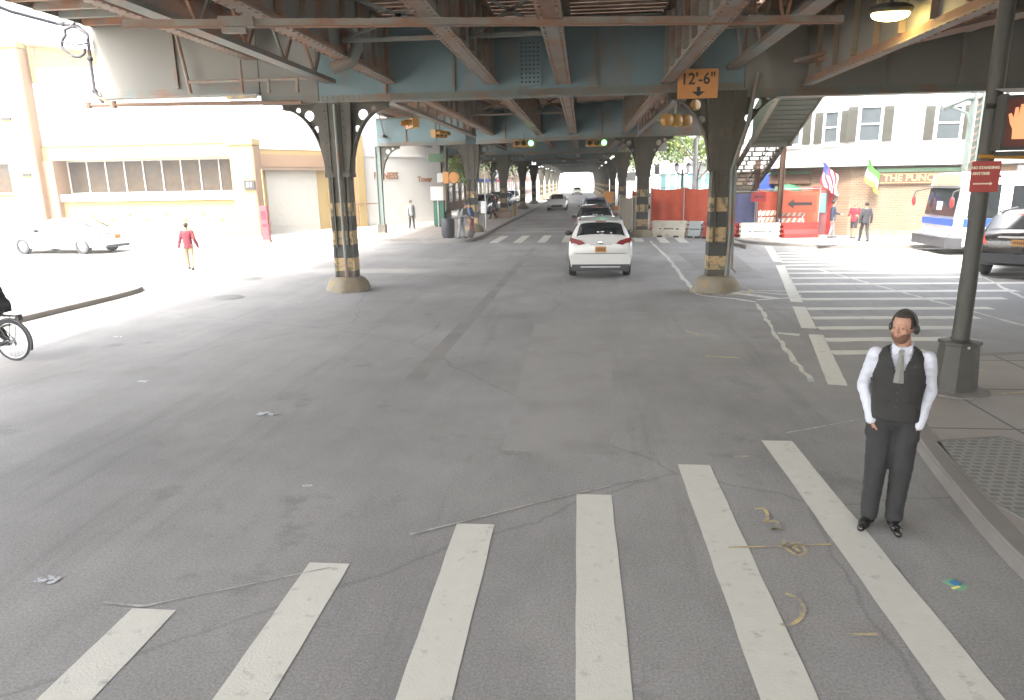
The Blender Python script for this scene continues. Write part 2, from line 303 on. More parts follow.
sidewalk(FL + [(-90, 420)], FL)
FR = spline([(6.6, 420), (6.6, 60), (6.6, 45), (6.6, 40), (6.6, 37), (6.6, 35), (6.75, 33.0), (7.4, 31.2), (8.6, 30.0), (10.2, 29.2), (14, 28.9), (60, 28.9)])
sidewalk(FR + [(90, 28.9), (90, 420)], FR)

Z1, Z2 = .004, .006
mb = one('patch_light'); mb.sheet([(-.85, 6.9), (.30, 6.85), (.62, 13.6), (-.95, 13.7)], .002); struct(mb, 'asphalt_patch')
mb = one('patch_dark')
mb.sheet([(3.6, 20.5), (5.2, 20.4), (5.8, 27.5), (3.7, 27.6)], .002); mb.sheet([(-2.6, 9.5), (-2.3, 9.4), (-2.0, 30), (-2.2, 30)], .002); struct(mb, 'asphalt_patch')
def stripe(mb, p, q, w0, w1=None, z=Z1, jag=.004):
    p, q = Vector(p), Vector(q); d = (q - p); L_ = d.length; d.normalize(); n = Vector((-d.y, d.x)); w1 = w1 or w0
    k = max(1, int(L_ / .25)); V = []
    for i in range(k + 1):
        t = i / k; w = w0 + (w1 - w0) * t; c = p + d * L_ * t
        a = c + n * (w / 2 + random.uniform(-jag, jag)); b_ = c - n * (w / 2 + random.uniform(-jag, jag))
        V += [(a.x, a.y, z), (b_.x, b_.y, z)]
    mb.add(V, [(2 * i, 2 * i + 1, 2 * i + 3, 2 * i + 2) for i in range(k)])
near = [(-2.90, 3.90), (-1.90, 4.56), (-.88, 5.25), (.12, 5.88), (1.13, 6.63), (2.13, 7.35)]
mb = one('white')
for x, y in near: stripe(mb, (x, y), (x + .03, y - 4.0), .32)
struct(mb, 'crosswalk_marking')
mb = one('white')
for i, y in enumerate([24.33, 23.4, 22.46, 21.41, 20.33, 19.16, 17.84, 16.7, 15.43, 14.38, 13.37, 12.38, 11.42, 25.3, 26.3, 27.3]):
    xl = 3.42 + .205 * (y - 9.5) + .25; xr = min(14.5, 5.6 + .78 * (y - 11.4)); stripe(mb, (xl, y), (xr, y + .12), .30, jag=.02)
struct(mb, 'crosswalk_marking')
mb = one('white')
for x0, y0, x1, y1, w in ((3.52, 9.54, 4.25, 12.8, .25), (4.30, 13.35, 4.80, 15.7, .27), (4.93, 16.3, 6.45, 23.4, .27), (6.66, 24.45, 7.74, 30.0, .28)): stripe(mb, (x0, y0), (x1, y1), w)
struct(mb, 'edge_marking')
mb = one('white')
for x in (-4.25, -3.1, -1.95, -.8, .35, 1.5, 2.65, 3.75, 4.6): stripe(mb, (x, 32.9 if x < 3 else 32.2), (x + .1, 37.3 if x < 3 else 35.3), .42)
stripe(mb, (-5.0, 40.2), (-.9, 39.9), .32)
struct(mb, 'crosswalk_marking')
mb = one('white_old')
Zg = [(3.16, 33.3), (3.13, 25.9), (2.98, 21.5), (2.9, 20.6), (2.93, 19.4), (2.86, 18.5), (2.80, 17.9), (2.9, 17.3), (3.3, 16.95), (3.6, 16.8), (4.0, 16.3)]
for i in range(len(Zg) - 1): stripe(mb, Zg[i], Zg[i + 1], .11, jag=.035, z=Z2)
Zg = [(3.98, 16.1), (3.88, 15.2), (3.71, 14.1), (3.48, 12.3), (3.31, 10.8), (3.23, 9.7)]
for i in range(len(Zg) - 1): stripe(mb, Zg[i], Zg[i + 1], .08, jag=.03, z=Z2)
stripe(mb, (3.9, 18.0), (5.3, 17.2), .12, z=Z2); stripe(mb, (4.1, 16.6), (5.25, 17.0), .14, z=Z2); stripe(mb, (3.6, 17.9), (4.6, 16.8), .3, .25, z=Z2 + .0015); stripe(mb, (4.2, 18.0), (5.6, 17.9), .1, z=Z2)
stripe(mb, (3.6, 12.9), (3.95, 12.75), .14, jag=.05, z=Z2)
for p, q in (((7.3, 22.5), (8.4, 12.9)), ((12, 23.5), (9.9, 16.0))): stripe(mb, p, q, .09, jag=.03, z=Z2)
stripe(mb, (-16, 30.6), (-9, 29.5), .12, z=Z2); stripe(mb, (-15, 25), (-10.5, 24.2), .14, z=Z2); stripe(mb, (-15.5, 26.6), (-10.5, 25.8), .14, z=Z2); stripe(mb, (-16, 28.3), (-10.2, 27.5), .14, z=Z2)
struct(mb, 'lane_marking')
mb = one('scratch')
for P in ([(-3.3, 3.95), (-3.0, 3.92), (-1.87, 4.5)], [(-1.39, 5.03), (-.2, 5.8), (.62, 6.28)], [(2.3, 7.6), (3.28, 8.1)]):
    for i in range(len(P) - 1): stripe(mb, P[i], P[i + 1], .02, jag=.008, z=Z2 + .0015)
struct(mb, 'lane_marking')
def scribble(mb, pts, w, z=Z2 + .002):
    for i in range(len(pts) - 1): stripe(mb, pts[i], pts[i + 1], w, jag=.004, z=z)
mb = one('ypaint')
def glyph(ox, oy, sx, sy, pts): scribble(mb, spline([(ox + sx * a, oy + sy * b_) for a, b_ in pts], 4), .03)
glyph(1.53, 5.28, .22, .40, [(-.1, 1), (.25, 1), (.2, .6), (0, .4), (.45, .45), (.4, .2), (.1, .1), (.5, .15)])      # first squiggle
glyph(1.62, 4.98, .26, .30, [(.0, .6), (-.15, .2), (.1, -.2), (.4, 0), (.35, .4), (.1, .35), (.2, 0)])
glyph(1.40, 4.02, .30, .38, [(.05, 1), (.3, .8), (.2, .4), (-.1, .1), (-.4, .05)])
stripe(mb, (1.15, 5.0), (1.95, 5.1), .02, jag=.006, z=Z2 + .002)
stripe(mb, (1.68, 3.97), (1.86, 3.99), .03, z=Z2 + .002); stripe(mb, (1.58, 6.86), (1.72, 6.88), .03, z=Z2 + .002)
stripe(mb, (1.95, 13.1), (2.2, 12.6), .10, jag=.04, z=Z2 + .002); stripe(mb, (2.0, 11.1), (2.5, 11.0), .05, jag=.02, z=Z2 + .002)
for a in range(9):
    an = PI + a * .42; stripe(mb, (3.47 + .85 * math.cos(an), 18.16 + .85 * math.sin(an)), (3.47 + .85 * math.cos(an + .3), 18.16 + .85 * math.sin(an + .3)), .09, jag=.04, z=Z2 + .0025)
stripe(mb, (-11.9, 16.2), (-10.5, 17.4), .12, jag=.05, z=Z2); stripe(mb, (-11.8, 14.5), (-11.4, 16.0), .1, jag=.04, z=Z2)
struct(mb, 'painted_marks')
mb = one('ypaint')
stripe(mb, (4.6, 12.3 - 2.6), (5.6, 9.9), .04, jag=.02, z=ZW + .006); stripe(mb, (5.2, 8.8), (6.0, 9.0), .07, jag=.03, z=ZW + .006); stripe(mb, (4.4, 9.2), (4.9, 9.5), .04, jag=.02, z=ZW + .006)
struct(mb, 'painted_marks')
# manholes, plates
def manhole(x, y, r, z=0., label='', grp='iron covers set in the road'):
    mb = one('iron'); mb.lathe([(0, z + .018), (r * .84, z + .018), (r * .86, z + .011), (r, z + .011), (r, z - .01)], (x, y, 0), 28)
    for k in range(-3, 4):
        w = math.sqrt(max(0, (r * .8) ** 2 - (k * r * .22) ** 2)); mb.bbox(x - w, x + w, y + k * r * .22 - .012, y + k * r * .22 + .012, z + .019, z + .024)
    tag(mb.build('manhole_cover'), label, 'manhole cover', grp)
manhole(-9.2, 17.0, .42, label='round pale manhole cover in the road left of the left striped column')
manhole(-10.5, 20.6, .5, label='round manhole cover in the sunlit road beyond the kerb corner')
mb = one('grate'); mb.sheet([(3.62, 7.08), (4.35, 7.25), (5.0, 6.3), (5.0, 5.0), (3.62, 4.95), (3.42, 5.7)], ZW + .006)
mb.mat('kerb'); P = [(3.62, 7.08), (4.35, 7.25), (5.0, 6.3), (5.0, 5.0), (3.62, 4.95), (3.42, 5.7)]
for i in range(len(P)): mb.beam((*P[i], ZW + .004), (*P[(i + 1) % len(P)], ZW + .004), .03, .012)
tag(mb.build('paving_plate'), 'grey textured utility grate let into the pavement beside the kerb', 'grate')
# litter
mb = one('cardg'); mb.box((0, 0, .006), (.10, .13, .004), .5); mb.mat('cardb').box((.005, .012, .0095), (.06, .06, .003), .5); mb.mat('cardy').box((-.02, -.045, .0095), (.07, .02, .003), .5)
tag(mb.build('paper_card', loc=(2.62, 4.6, 0)), 'small green and blue card lying on the road near the kerb', 'litter')
def rag(x, y, s, seed, label):
    random.seed(seed); mb = one('litter', True); n = 7; V = []; F = []
    for i in range(n):
        for j in range(5): V.append((x + (i / n - .5) * s * 1.8 + random.uniform(-.3, .3) * s * .3, y + (j / 5 - .5) * s + random.uniform(-.3, .3) * s * .4, .006 + random.random() * s * .07))
    for i in range(n - 1):
        for j in range(4):
            if random.random() > .3: F.append((i * 5 + j, i * 5 + j + 1, i * 5 + 6 + j, i * 5 + 5 + j))
    mb.add(V, F); tag(mb.build('litter_scrap'), label, 'litter', 'white scraps of litter on the road')
rag(-3.92, 7.95, .17, 1, 'largest crumpled white scrap on the open road left of centre')
rag(-3.90, 4.19, .11, 2, 'crumpled white scrap left of the leftmost near crosswalk stripe')
rag(-6.5, 9.3, .10, 3, 'small pale scrap on the road in front of the bicycle')
rag(-9.0, 12.3, .15, 4, 'pale scrap on the road beside the left kerb')
rag(-2.6, 5.9, .06, 5, 'tiny white scrap between the large scrap and the crosswalk')
random.seed(11)

# ------------------------------------------------------------------ elevated railway
V = thing('elevated_railway', 'green steel elevated railway on striped columns running along the middle of the street', 'elevated railway')
ZB = 4.85
BENTS = [(18.26, 18.16), (38.9, 35.7), (54.5, 54.5)] + [(71.8 + 16.6 * i,) * 2 for i in range(7)]
XL, XR = -6.37, 3.44
# column: shaft, footing, brackets
def shaft_mb(k=0):
    mb = one('colsteel')
    mb.bbox(-.21, .21, -.18, .18, .1, 3.0)                       # box core
    for sx in (-1, 1): mb.bbox(sx * .24 - .03, sx * .24 + .03, -.21, .21, .1, 3.0)      # side channels proud of the core
    mb.bbox(-.33, .33, -.27, .27, 3.0, 3.12)
    P = [(.30, 3.1), (.40, 3.7), (.46, ZB), (-.46, ZB), (-.40, 3.7), (-.30, 3.1)]
    mb.prism(P, lambda u, v, w: (u, w - .22, v), .44)
    for sx in (-1, 1): mb.bbox(sx * .16 - .02, sx * .16 + .02, -.25, -.178, 1.2, ZB)
    for i in range(11):                                          # rivets
        for sx in (-1, 1):
            z = .35 + i * .25; mb.box((sx * .24, -.217, z), (.03, .016, .03))
    for i in range(8):
        for sx in (-1, 1): mb.box((sx * .24, -.232, 3.25 + i * .2), (.035, .03, .035))
    ys = [(.55, .90, 'colyel'), (.90, 1.25, 'colblk'), (1.25, 1.62, 'colyel'), (1.62, 2.0, 'colblk'), (2.0, 2.35, 'colyel')]
    for z0, z1, m_ in ys:
        mb.mat(m_)
        for sx in (-1, 1): mb.bbox(sx * .24 - .034, sx * .24 + .034, -.214, .214, z0, z1)
        mb.bbox(-.213, .213, -.1835, .1835, z0 + .001, z1 - .001)
    return mb
def foot_mb():
    mb = one('conc', True); random.seed(3)
    prof = [(.58, -.03), (.57, .08), (.53, .22), (.46, .33), (.36, .38), (.0, .39)]
    mb.lathe(prof, n=24); mb.v = [(x * (1 + .05 * math.sin(3 * y * 9)), y * (1 + .06 * math.cos(x * 11)), z) for x, y, z in mb.v]; return mb
def bracket_me(w=1.05, hgt=1.95):
    x0 = .28; P = [(x0, ZB - hgt)]
    for i in range(13):
        a = PI - i / 12 * PI / 2
        P.append((x0 + .06 + w + w * math.cos(a), ZB - .12 - hgt + .25 + (hgt - .25) * math.sin(a)))
    P += [(x0 + w + .1, ZB), (x0, ZB)]
    me = plate_with_holes(P, [circ(.72, 4.56, .135), circ(1.0, 4.70, .07), circ(.55, 4.22, .085)], .05, 'colsteel', 'bracket')
    mb = one('colsteel'); 
    for i in range(1, 13): mb.beam((P[i][0], P[i][1], 0), (P[i + 1][0], P[i + 1][1], 0), .30, .035, (0, 0, 1)) if False else mb.beam((P[i][0], P[i][1], 0), (P[i + 1][0], P[i + 1][1], 0), .035, .26, (0, 0, 1))
    m2 = mb.mesh('rib'); bm = bmesh.new(); bm.from_mesh(me); bm.from_mesh(m2); bm.to_mesh(me); bm.free(); return me
colm = shaft_mb().mesh('column'); footm = foot_mb().mesh('footing'); brm = bracket_me()
random.seed(11)
def column(x, y, z=0, sides=(-1, 1), sc=1., foot=True, label=None, fz=None):
    c = link('column', colm, V, (x, y, z * 0), label)
    if foot: link('footing', footm, c, (0, 0, z))
    for s_ in sides:
        b_ = link('bracket', brm, c, (0, 0, 0)); b_.rotation_euler = (PI / 2, 0, 0) if s_ > 0 else (PI / 2, 0, PI)
    return c
for i, (yl, yr) in enumerate(BENTS):
    zl = 0 if i == 0 else ZW
    column(XL if i == 0 else -6.1, yl, zl, label='left roadside column with worn yellow and black bands' if i == 0 else None)
    column(XR if i == 0 else 2.95, yr, 0, label='right roadside column with worn yellow and black bands' if i == 0 else None)
# slim outer columns of the side platform
def slim(x, y, z, br, top=ZB):
    mb = one('polegreen'); mb.bbox(-.15, -.10, -.13, .13, z, top); mb.bbox(.10, .15, -.13, .13, z, top); mb.bbox(-.10, .10, -.05, .05, z + .002, top); mb.mat('colsteel').bbox(-.22, .22, -.2, .2, z - .02, z + .45)
    c = mb.build('column', V, (x, y, 0), 'slim green outer column')
    for s_ in br:
        b_ = link('bracket', brm, c, (-.14 * s_, 0, 0)); b_.rotation_euler = (PI / 2, 0, 0) if s_ > 0 else (PI / 2, 0, PI)
slim(-11.35, 38.9, ZW, (1,)); slim(-11.2, 54.5, ZW, (1,)); slim(-11.2, 71.8, ZW, (1,)); slim(-11.2, 88.4, ZW, (1,))
# cross girders
def girder(pl, pr, z0, z1, blue='steel_blue', rivets=True, name='cross_girder'):
    a, b_ = Vector((*pl, 0)), Vector((*pr, 0)); d = (b_ - a); L_ = d.length; ang = math.atan2(d.y, d.x); mb = MB()
    mb.mat(blue).bbox(0, L_, -.04, .04, z0 + .04, z1 - .03)
    mb.mat('steel').bbox(0, L_, -.20, .20, z0, z0 + .045); mb.bbox(0, L_, -.20, .20, z1 - .03, z1 + .02)
    mb.bbox(0, L_, -.055, .055, z0 + .048, z0 + .20)
    if rivets:
        n = int(L_ / .14)
        for i in range(n):
            for zz in (z0 + .08, z0 + .155): mb.box((.07 + i * .14, -.06, zz), (.035, .02, .035))
            mb.box((.07 + i * .14, -.15, z0 - .006), (.035, .035, .014))
    k = int(L_ / 1.55)
    for i in range(1, k):
        mb.mat('flange' if i % 3 == 0 else 'steel').bbox(i * L_ / k - .035, i * L_ / k + .035, -.11, -.042, z0 + .202, z1 - .04)
    o = mb.build(name, V, (pl[0], pl[1], 0)); o.rotation_euler = (0, 0, ang); return o
for i, (yl, yr) in enumerate(BENTS):
    girder((XL - .40 if i == 0 else -5.8, yl), (XR + .40 if i == 0 else 2.65, yr), ZB, 6.62, rivets=i < 3)
# bent one extensions: deep plate girders out to both pavements
def ext(x0, x1, y0, y1, z0, z1, k, step):
    a = girder((x0, y0), (x1, y1), z0, z1, k, False, 'platform_girder'); return a
ext(-12.65, -8.3, 18.1, 18.15, 5.10, 7.25, 'steel_grey', 3); ext(-8.28, XL - .42, 18.15, 18.26, 4.86, 7.25, 'steel_grey', 3)
ext(XR + .42, 30, 18.16, 18.5, 4.68, 6.9, 'steel_grey', 3)
girder((-11.35, 38.9), (-6.4, 38.9), ZB, 6.3, 'steel_blue', False, 'platform_girder')
for y in (54.5, 71.8, 88.4): girder((-11.2, y), (-6.4, y), ZB, 6.3, 'steel_blue', False, 'platform_girder')
for i, y in enumerate((35.7, 54.5)): girder((3.3, y), (6.2, y), ZB, 6.2, 'steel', False, 'platform_girder')
# longitudinal girders
def long_girder(x, zb, zt, y0, y1, fw=.34, stiff=True, k='steel'):
    mb = one('flange'); mb.bbox(x - fw / 2, x + fw / 2, y0, y1, zb, zb + .03); mb.mat(k).bbox(x - .02, x + .02, y0, y1, zb + .03, zt)
    mb.mat('flange').bbox(x - fw / 2, x + fw / 2, y0, y1, zt, zt + .03)
    mb.mat('rust').bbox(x - .07, x - .022, y0, y1, zb + .031, zb + .16); mb.bbox(x + .022, x + .07, y0, y1, zb + .031, zb + .16)
    if stiff:
        y = y0 + .4
        while y < min(y1, 90):
            mb.mat('flange'); 
            for s_ in (-1, 1): mb.bbox(x + s_ * .024, x + s_ * .13, y - .03, y + .03, zb + .165, zt - .005)
            y += 1.05
    if y0 < 20:
        y = max(y0, 5)
        while y < 30:
            for s_ in (-.12, .12): mb.mat('rust').box((x + s_, y, zb - .008), (.035, .035, .016))
            y += .22
    return mb.build('longitudinal_girder', V)
for a, b_ in ((-10, 18.16), (18.5, 174)):
    long_girder(-2.28, 5.18, 6.62, a, b_); long_girder(-.50, 5.13, 6.62, a, b_, .36, False); long_girder(2.02, 5.07, 6.62, a, b_)
    long_girder(-4.86, 5.27, 6.62, a, b_); 
long_girder(-8.40, 5.93, 7.10, -10, 18.0, .30, False, 'rust'); long_girder(5.25, 4.90, 6.2, 4, 17.9, .22, True, 'steel_grey')
# lattice girders over the column rows
def lattice(x, y0, y1, z0=5.3, z1=6.55):
    mb = one('steel'); mb.bbox(x - .14, x + .14, y0, y1, z0, z0 + .10); mb.bbox(x - .14, x + .14, y0, y1, z1 - .1, z1)
    y = y0; k = 0
    while y < y1 - .9:
        mb.mat('rust' if k % 3 else 'steel').beam((x, y, z0 + .08 if k % 2 else z1 - .08), (x, y + .85, z1 - .08 if k % 2 else z0 + .08), .07, .05, (1, 0, 0)); y += .85; k += 1
    mb.build('lattice_girder', V)
lattice(XL, -6, 18.0); lattice(3.5, -6, 17.9); lattice(-6.1, 18.7, 75); lattice(3.05, 18.7, 75); lattice(-10.9, 38, 90)
# sway bracing and struts between the stringers
mb = one('flange'); mb.beam((-6.6, 10.15, 5.12), (3.9, 11.75, 5.12), .03, .09); mb.mat('rust').beam((-6.6, 10.19, 5.07), (3.9, 11.79, 5.07), .09, .03)
mb.mat('flange').box((-5.0, 10.37, 5.12), (.5, .12, .14), .15); mb.box((-5.02, 10.33, 5.0), (.34, .1, .08), .15); mb.build('strut', V)
for (x0, x1) in ((-4.7, -2.4), (-2.2, -.6), (2.2, 3.4)):
    for yy in (6.5, 14.2, 24, 30): mb = one('steel'); mb.beam((x0, yy, 5.55), (x1, yy, 6.4), .06, .06); mb.beam((x1, yy, 5.55), (x0, yy, 6.4), .06, .06); mb.beam((x0, yy, 5.55), (x1, yy, 5.55), .07, .07); mb.build('cross_bracing', V)
mb = one('steel'); mb.beam((-2.2, 14.0, 5.75), (-.6, 14.0, 5.75), .1, .1); mb.mat('flange').box((-.72, 13.95, 5.73), (.28, .12, .2))
mb.build('strut', V)
mb = one('conc')                                               # perforated plate on the first girder
me = plate_with_holes([(-.28, 0), (.28, 0), (.28, 1.1), (-.28, 1.1)], [circ(-.2 + .1 * (i % 5) , .08 + .1 * (i // 5), .028, 6) for i in range(50)], .03, 'steel_blue', 'perforated_plate')
mb = one('colblk'); mb.bbox(-1.58, -1.06, 18.118, 18.15, 5.13, 6.2); mb.build('hole_shade', V)  # black sheet added behind the holes, stands in for the shade inside them
o = link('perforated_plate', me, V, (-1.32, 18.10, 5.12)); o.rotation_euler = (PI / 2, 0, 0)
# track deck: sleepers laid over the stringers, plank walkways
mb = one('timber'); y = -9.
while y < 110:
    x = -5.2 + random.uniform(-.1, .1); xe = 4.0 + random.uniform(-.1, .1)
    mb.bbox(x, xe, y, y + .245, 6.66, 6.90); y += .345
mb.bbox(-5.2, 4.0, 110, 174, 6.66, 6.9); mb.mat('rust')
for x in (-4.0, -2.56, .3, 1.74): mb.bbox(x - .035, x + .035, -9, 174, 6.903, 7.04)
mb.build('track_deck', V)
mb = one('rust'); mb.bbox(-6.9, -5.2, -9, 174, 6.62, 6.70); mb.bbox(4.0, 4.6, -9, 174, 6.62, 6.70)
for yy in range(-8, 40): mb.mat('timber').bbox(-6.9, -5.25, yy * 1.0, yy + .12, 6.45, 6.615)
mb.build('walkway', V)
# side platforms
def platform(x0, x1, y0, y1, z=7.15, joist=.8, k='rust'):
    mb = one(k); mb.bbox(x0, x1, y0, y1, z, z + .12); y = y0 + .2; i = 0
    while y < y1:
        mb.mat(['steel', 'rust', 'timber', 'flange'][i % 4]).bbox(x0 + .06, x1 - .06, y, y + .13, z - .34, z - .002); y += joist; i += 1
    mb.mat('steel_grey').bbox(x0 - .02, x0 + .04, y0, y1, z - .3, z + .16); mb.bbox(x1 - .04, x1 + .02, y0, y1, z - .3, z + .16)
    return mb.build('platform', V)
platform(-12.6, -7.0, -9, 18.04); platform(-12.0, -7.0, 18.7, 92)
platform(4.6, 30, -9, 18.1, 6.55, 1.1, 'steel_grey'); platform(4.6, 6.6, 18.8, 92, 6.6)
mb = one('steel_grey')
for y in (3, 8, 13): mb.bbox(5.4, 30, y, y + .16, 5.75, 6.2)
for x in (8.5, 12, 16): mb.bbox(x, x + .14, -8, 17.7, 5.9, 6.2)
mb.mat('rust').beam((5.3, 17.0, 5.3), (9.4, 12.2, 5.75), .5, .08); mb.beam((4.9, 17.4, 5.35), (7.4, 14.6, 5.7), .5, .06)
mb.build('mezzanine_floor', V)
# conduits, pipes and small fittings on the first bent
mb = one('cablebrown', True); mb.tube([(-12.75, 17.75, 4.93), (-7.1, 17.85, 4.86)], .05, 8); mb.tube([(-12.8, 17.75, 4.86), (-12.8, 17.75, 5.0)], .09, 8); mb.tube([(-12.1, 17.75, 4.84), (-12.1, 17.75, 5.02)], .07, 8)
mb.tube([(-12.6, 17.8, 5.15), (-12.1, 17.75, 4.93)], .03, 6); mb.build('conduit', V)
mb = one('flange', True); mb.tube([(-10.2, 17.8, 6.6), (-10.0, 17.8, 5.15)], .045, 6); mb.tube([(-10.0, 17.78, 5.42), (-6.9, 17.8, 5.42)], .045, 6)
for x in (-8.6, -7.9, -7.15): mb.tube([(x, 17.78, 5.9 if x < -8.5 else 5.45), (x, 17.78, 5.1)], .045, 6)
mb.build('conduit', V)
mb = one('ypaint'); mb.box((-8.7, 17.9, 5.03), (.8, .05, .08)); mb.build('junction_strip', V)
mb = one('conc', True); mb.tube([(-4.95, 12.5, 6.6), (-4.95, 12.6, 5.9), (-4.9, 12.7, 5.6), (-4.9, 12.9, 5.35)], .035, 8)
mb.build('drain_pipe', V); mb = one('steel', True); mb.tube([(-4.9, 14.6, 5.9), (-4.65, 14.6, 5.8), (-4.55, 14.6, 5.5), (-4.7, 14.6, 5.25), (-5.1, 14.6, 5.12)], .13, 10); mb.build('drain_pipe', V)
mb = one('steel', True)
mb.tube([(3.62, 17.86, .4), (3.66, 17.86, 1.3), (3.62, 17.86, 3.0), (3.9, 17.8, 4.0), (4.1, 17.8, 5.2)], .05, 8); mb.build('conduit', V); mb = one('steel', True); mb.tube([(3.7, 17.84, 3.1), (3.74, 17.84, .6), (3.85, 17.84, .5)], .03, 8)
mb.build('conduit', V)
mb = one('steel', True); mb.tube([(-6.3, 17.96, .4), (-6.3, 17.96, 4.8)], .045, 8); mb.build('conduit', V)
# cable at the platform corner, and its coil
t = one('cable', True); t.tube([(-14.6, 14.5, 7.2), (-14.15, 15.6, 7.25), (-13.9, 17, 7.05), (-13.45, 17.9, 6.95), (-12.95, 18, 6.9), (-12.72, 18, 6.7), (-12.75, 18, 5.9), (-12.72, 17.95, 5.3), (-12.5, 17.9, 5.0)], .045, 8)
for p in ((-13.3, 17.95, 6.95), (-12.75, 18, 6.1), (-12.73, 17.97, 5.3)): t.sphere(p, .08, 8, 6)
tag(t.build('drop_cable'), 'thick dark cable hanging down the corner of the left platform girder', 'cable')
t = one('cable', True); P = [(-13.03 + .40 * math.cos(a * 2 * PI / 26) * (.85 + .15 * math.sin(a)), 17.9 + .02 * (a % 3), 6.5 + .36 * math.sin(a * 2 * PI / 26)) for a in range(25)]
t.tube(P, .038, 8); t.tube([(-13.35, 17.9, 6.5), (-13.0, 17.9, 6.42), (-12.7, 17.9, 6.45)], .025, 6); t.tube([(-13.1, 17.9, 6.83), (-12.75, 17.9, 7.1)], .03, 6)
tag(t.build('cable_coil'), 'looped dark cable coil hanging off the platform corner at upper left', 'cable coil')
def wire(p, q, sag, r, label, k='cablebrown'):
    p, q = Vector(p), Vector(q); P = [p.lerp(q, i / 14) + Vector((0, 0, -sag * 4 * (i / 14) * (1 - i / 14))) for i in range(15)]
    mb = one(k, True); mb.tube(P, r, 6)
    for i in (5, 8, 11): mb.sphere(P[i], r * 2.2, 6, 5)
    tag(mb.build('overhead_cable'), label, 'cable', 'cables strung over the side street')
wire((-24, 8, 8.6), (-22.2, 26, 9.8), .2, .05, 'lowest of the three cables strung over the left side street')
wire((-24, 8, 9.2), (-22, 27, 9.95), .1, .03, 'thin middle cable of the three strung over the left side street')
wire((-22, 9, 10.3), (-19.5, 30, 12.4), .2, .04, 'topmost of the three cables strung over the left side street')

# station stair on the right
st = thing('station_stair', 'steel station staircase climbing from the right corner up to the railway', 'staircase', (0, 0, 0))
lo, hi = Vector((7.33, 40.2, .12)), Vector((8.42, 28.9, 6.28)); dd = (hi - lo); n = 33
sd = Vector((dd.y, -dd.x, 0)).normalized() * -1
if sd.x < 0: sd = -sd
mb = one('colsteel')
for s_ in (-.76, .76): mb.beam(lo + sd * s_, hi + sd * s_, .06, .34)
mb.build('stringer', st)
mb = one('colsteel')
for i in range(n):
    p = lo + dd * ((i + .5) / n); mb.box(tuple(p), (1.44, .33, .05), math.atan2(sd.y, sd.x))
    for k in (-.48, 0, .48):
        if i < 12 or i > 21: mb.box(tuple(p + sd * k + Vector((0, .16, .09))), (.48, .02, .16), math.atan2(sd.y, sd.x))
        else: mb.box(tuple(p + sd * (k + .17) + Vector((0, .16, .09))), (.10, .02, .16), math.atan2(sd.y, sd.x))
mb.build('treads', st)
mb = one('stairgreen'); p0, p1 = lo + dd * .70 + Vector((0, 0, -.22)), hi + Vector((0, 0, -.22)); k = 12
for i in range(k):
    a, b_ = p0 + (p1 - p0) * (i / k), p0 + (p1 - p0) * ((i + .86) / k); mb.beam(a, b_, 1.56, .05, (0, 0, 1))
mb.mat('colsteel')
for s_ in (-.81, .81): mb.beam(p0 + sd * s_ + Vector((0, 0, .05)), p1 + sd * s_ + Vector((0, 0, .05)), .07, .30)
mb.beam(p0 - sd * .95, p0 + sd * .95, .2, .2)
mb.build('soffit_boards', st)
mb = one('stairgreen')
for s_ in (-.81, .81):
    a, b_ = p0 + sd * s_, p1 + sd * s_; mb.add([a, b_, b_ + Vector((0, 0, 1.5)), a + Vector((0, 0, 1.5))], [(0, 1, 2, 3)])
mb.add([a + Vector((0, 0, 0)) for a in (p0 + sd * .82 + Vector((0, 0, 2.7)), p1 + sd * .82 + Vector((0, 0, 2.7)), p1 - sd * .82 + Vector((0, 0, 2.7)), p0 - sd * .82 + Vector((0, 0, 2.7)))], [(0, 1, 2, 3)])
mb.build('side_panel', st)
mb = one('colsteel', True)
for s_ in (-.80, .80):
    mb.tube([lo + sd * s_ + Vector((0, 0, 1.0)), p0 + sd * s_ + Vector((0, 0, 1.2))], .03, 8)
    for i in range(0, 24, 2):
        p = lo + dd * (i / n) + sd * s_; mb.tube([p, p + Vector((0, 0, 1.0))], .018, 6)
mb.build('handrail', st)
for (x, y, zt, k) in ((9.06, 33.68, 4.3, 'brownpost'), (8.22, 34.75, 3.5, 'brownpost')):
    mb = one(k); mb.bbox(-.11, -.075, -.11, .11, 0, zt); mb.bbox(.075, .11, -.11, .11, 0, zt); mb.bbox(-.075, .075, -.02, .02, .002, zt); mb.build('post', st, (x, y, ZW))
mb = one('brownpost'); mb.beam((7.6, 33.6, 4.42), (9.2, 33.7, 4.5), .16, .2); mb.build('post_cap', st)

# clearance sign on the first bent
cs = thing('clearance_sign', 'orange low clearance sign reading 12\'-6" with a down arrow', 'sign', (2.70, 17.80, 5.0))
mb = one('orange'); mb.bbox(-.47, .47, -.02, .02, -.33, .33); mb.build('panel', cs)
text("12'-6\"", .36, 'black', cs, (.0, -.026, .10), sx=.95, bold=.006)
me = plate_with_holes([(-.04, .1), (.04, .1), (.04, -.01), (.16, .0), (0, -.12), (-.16, .0), (-.04, -.01)], [], .006, 'black', 'arrow'); o = link('arrow', me, cs, (.02, -.026, -.17)); o.rotation_euler = (PI / 2, 0, 0)
mb = one('steel'); mb.bbox(-.04, .04, .02, .12, -.2, .25); mb.build('mount', cs)

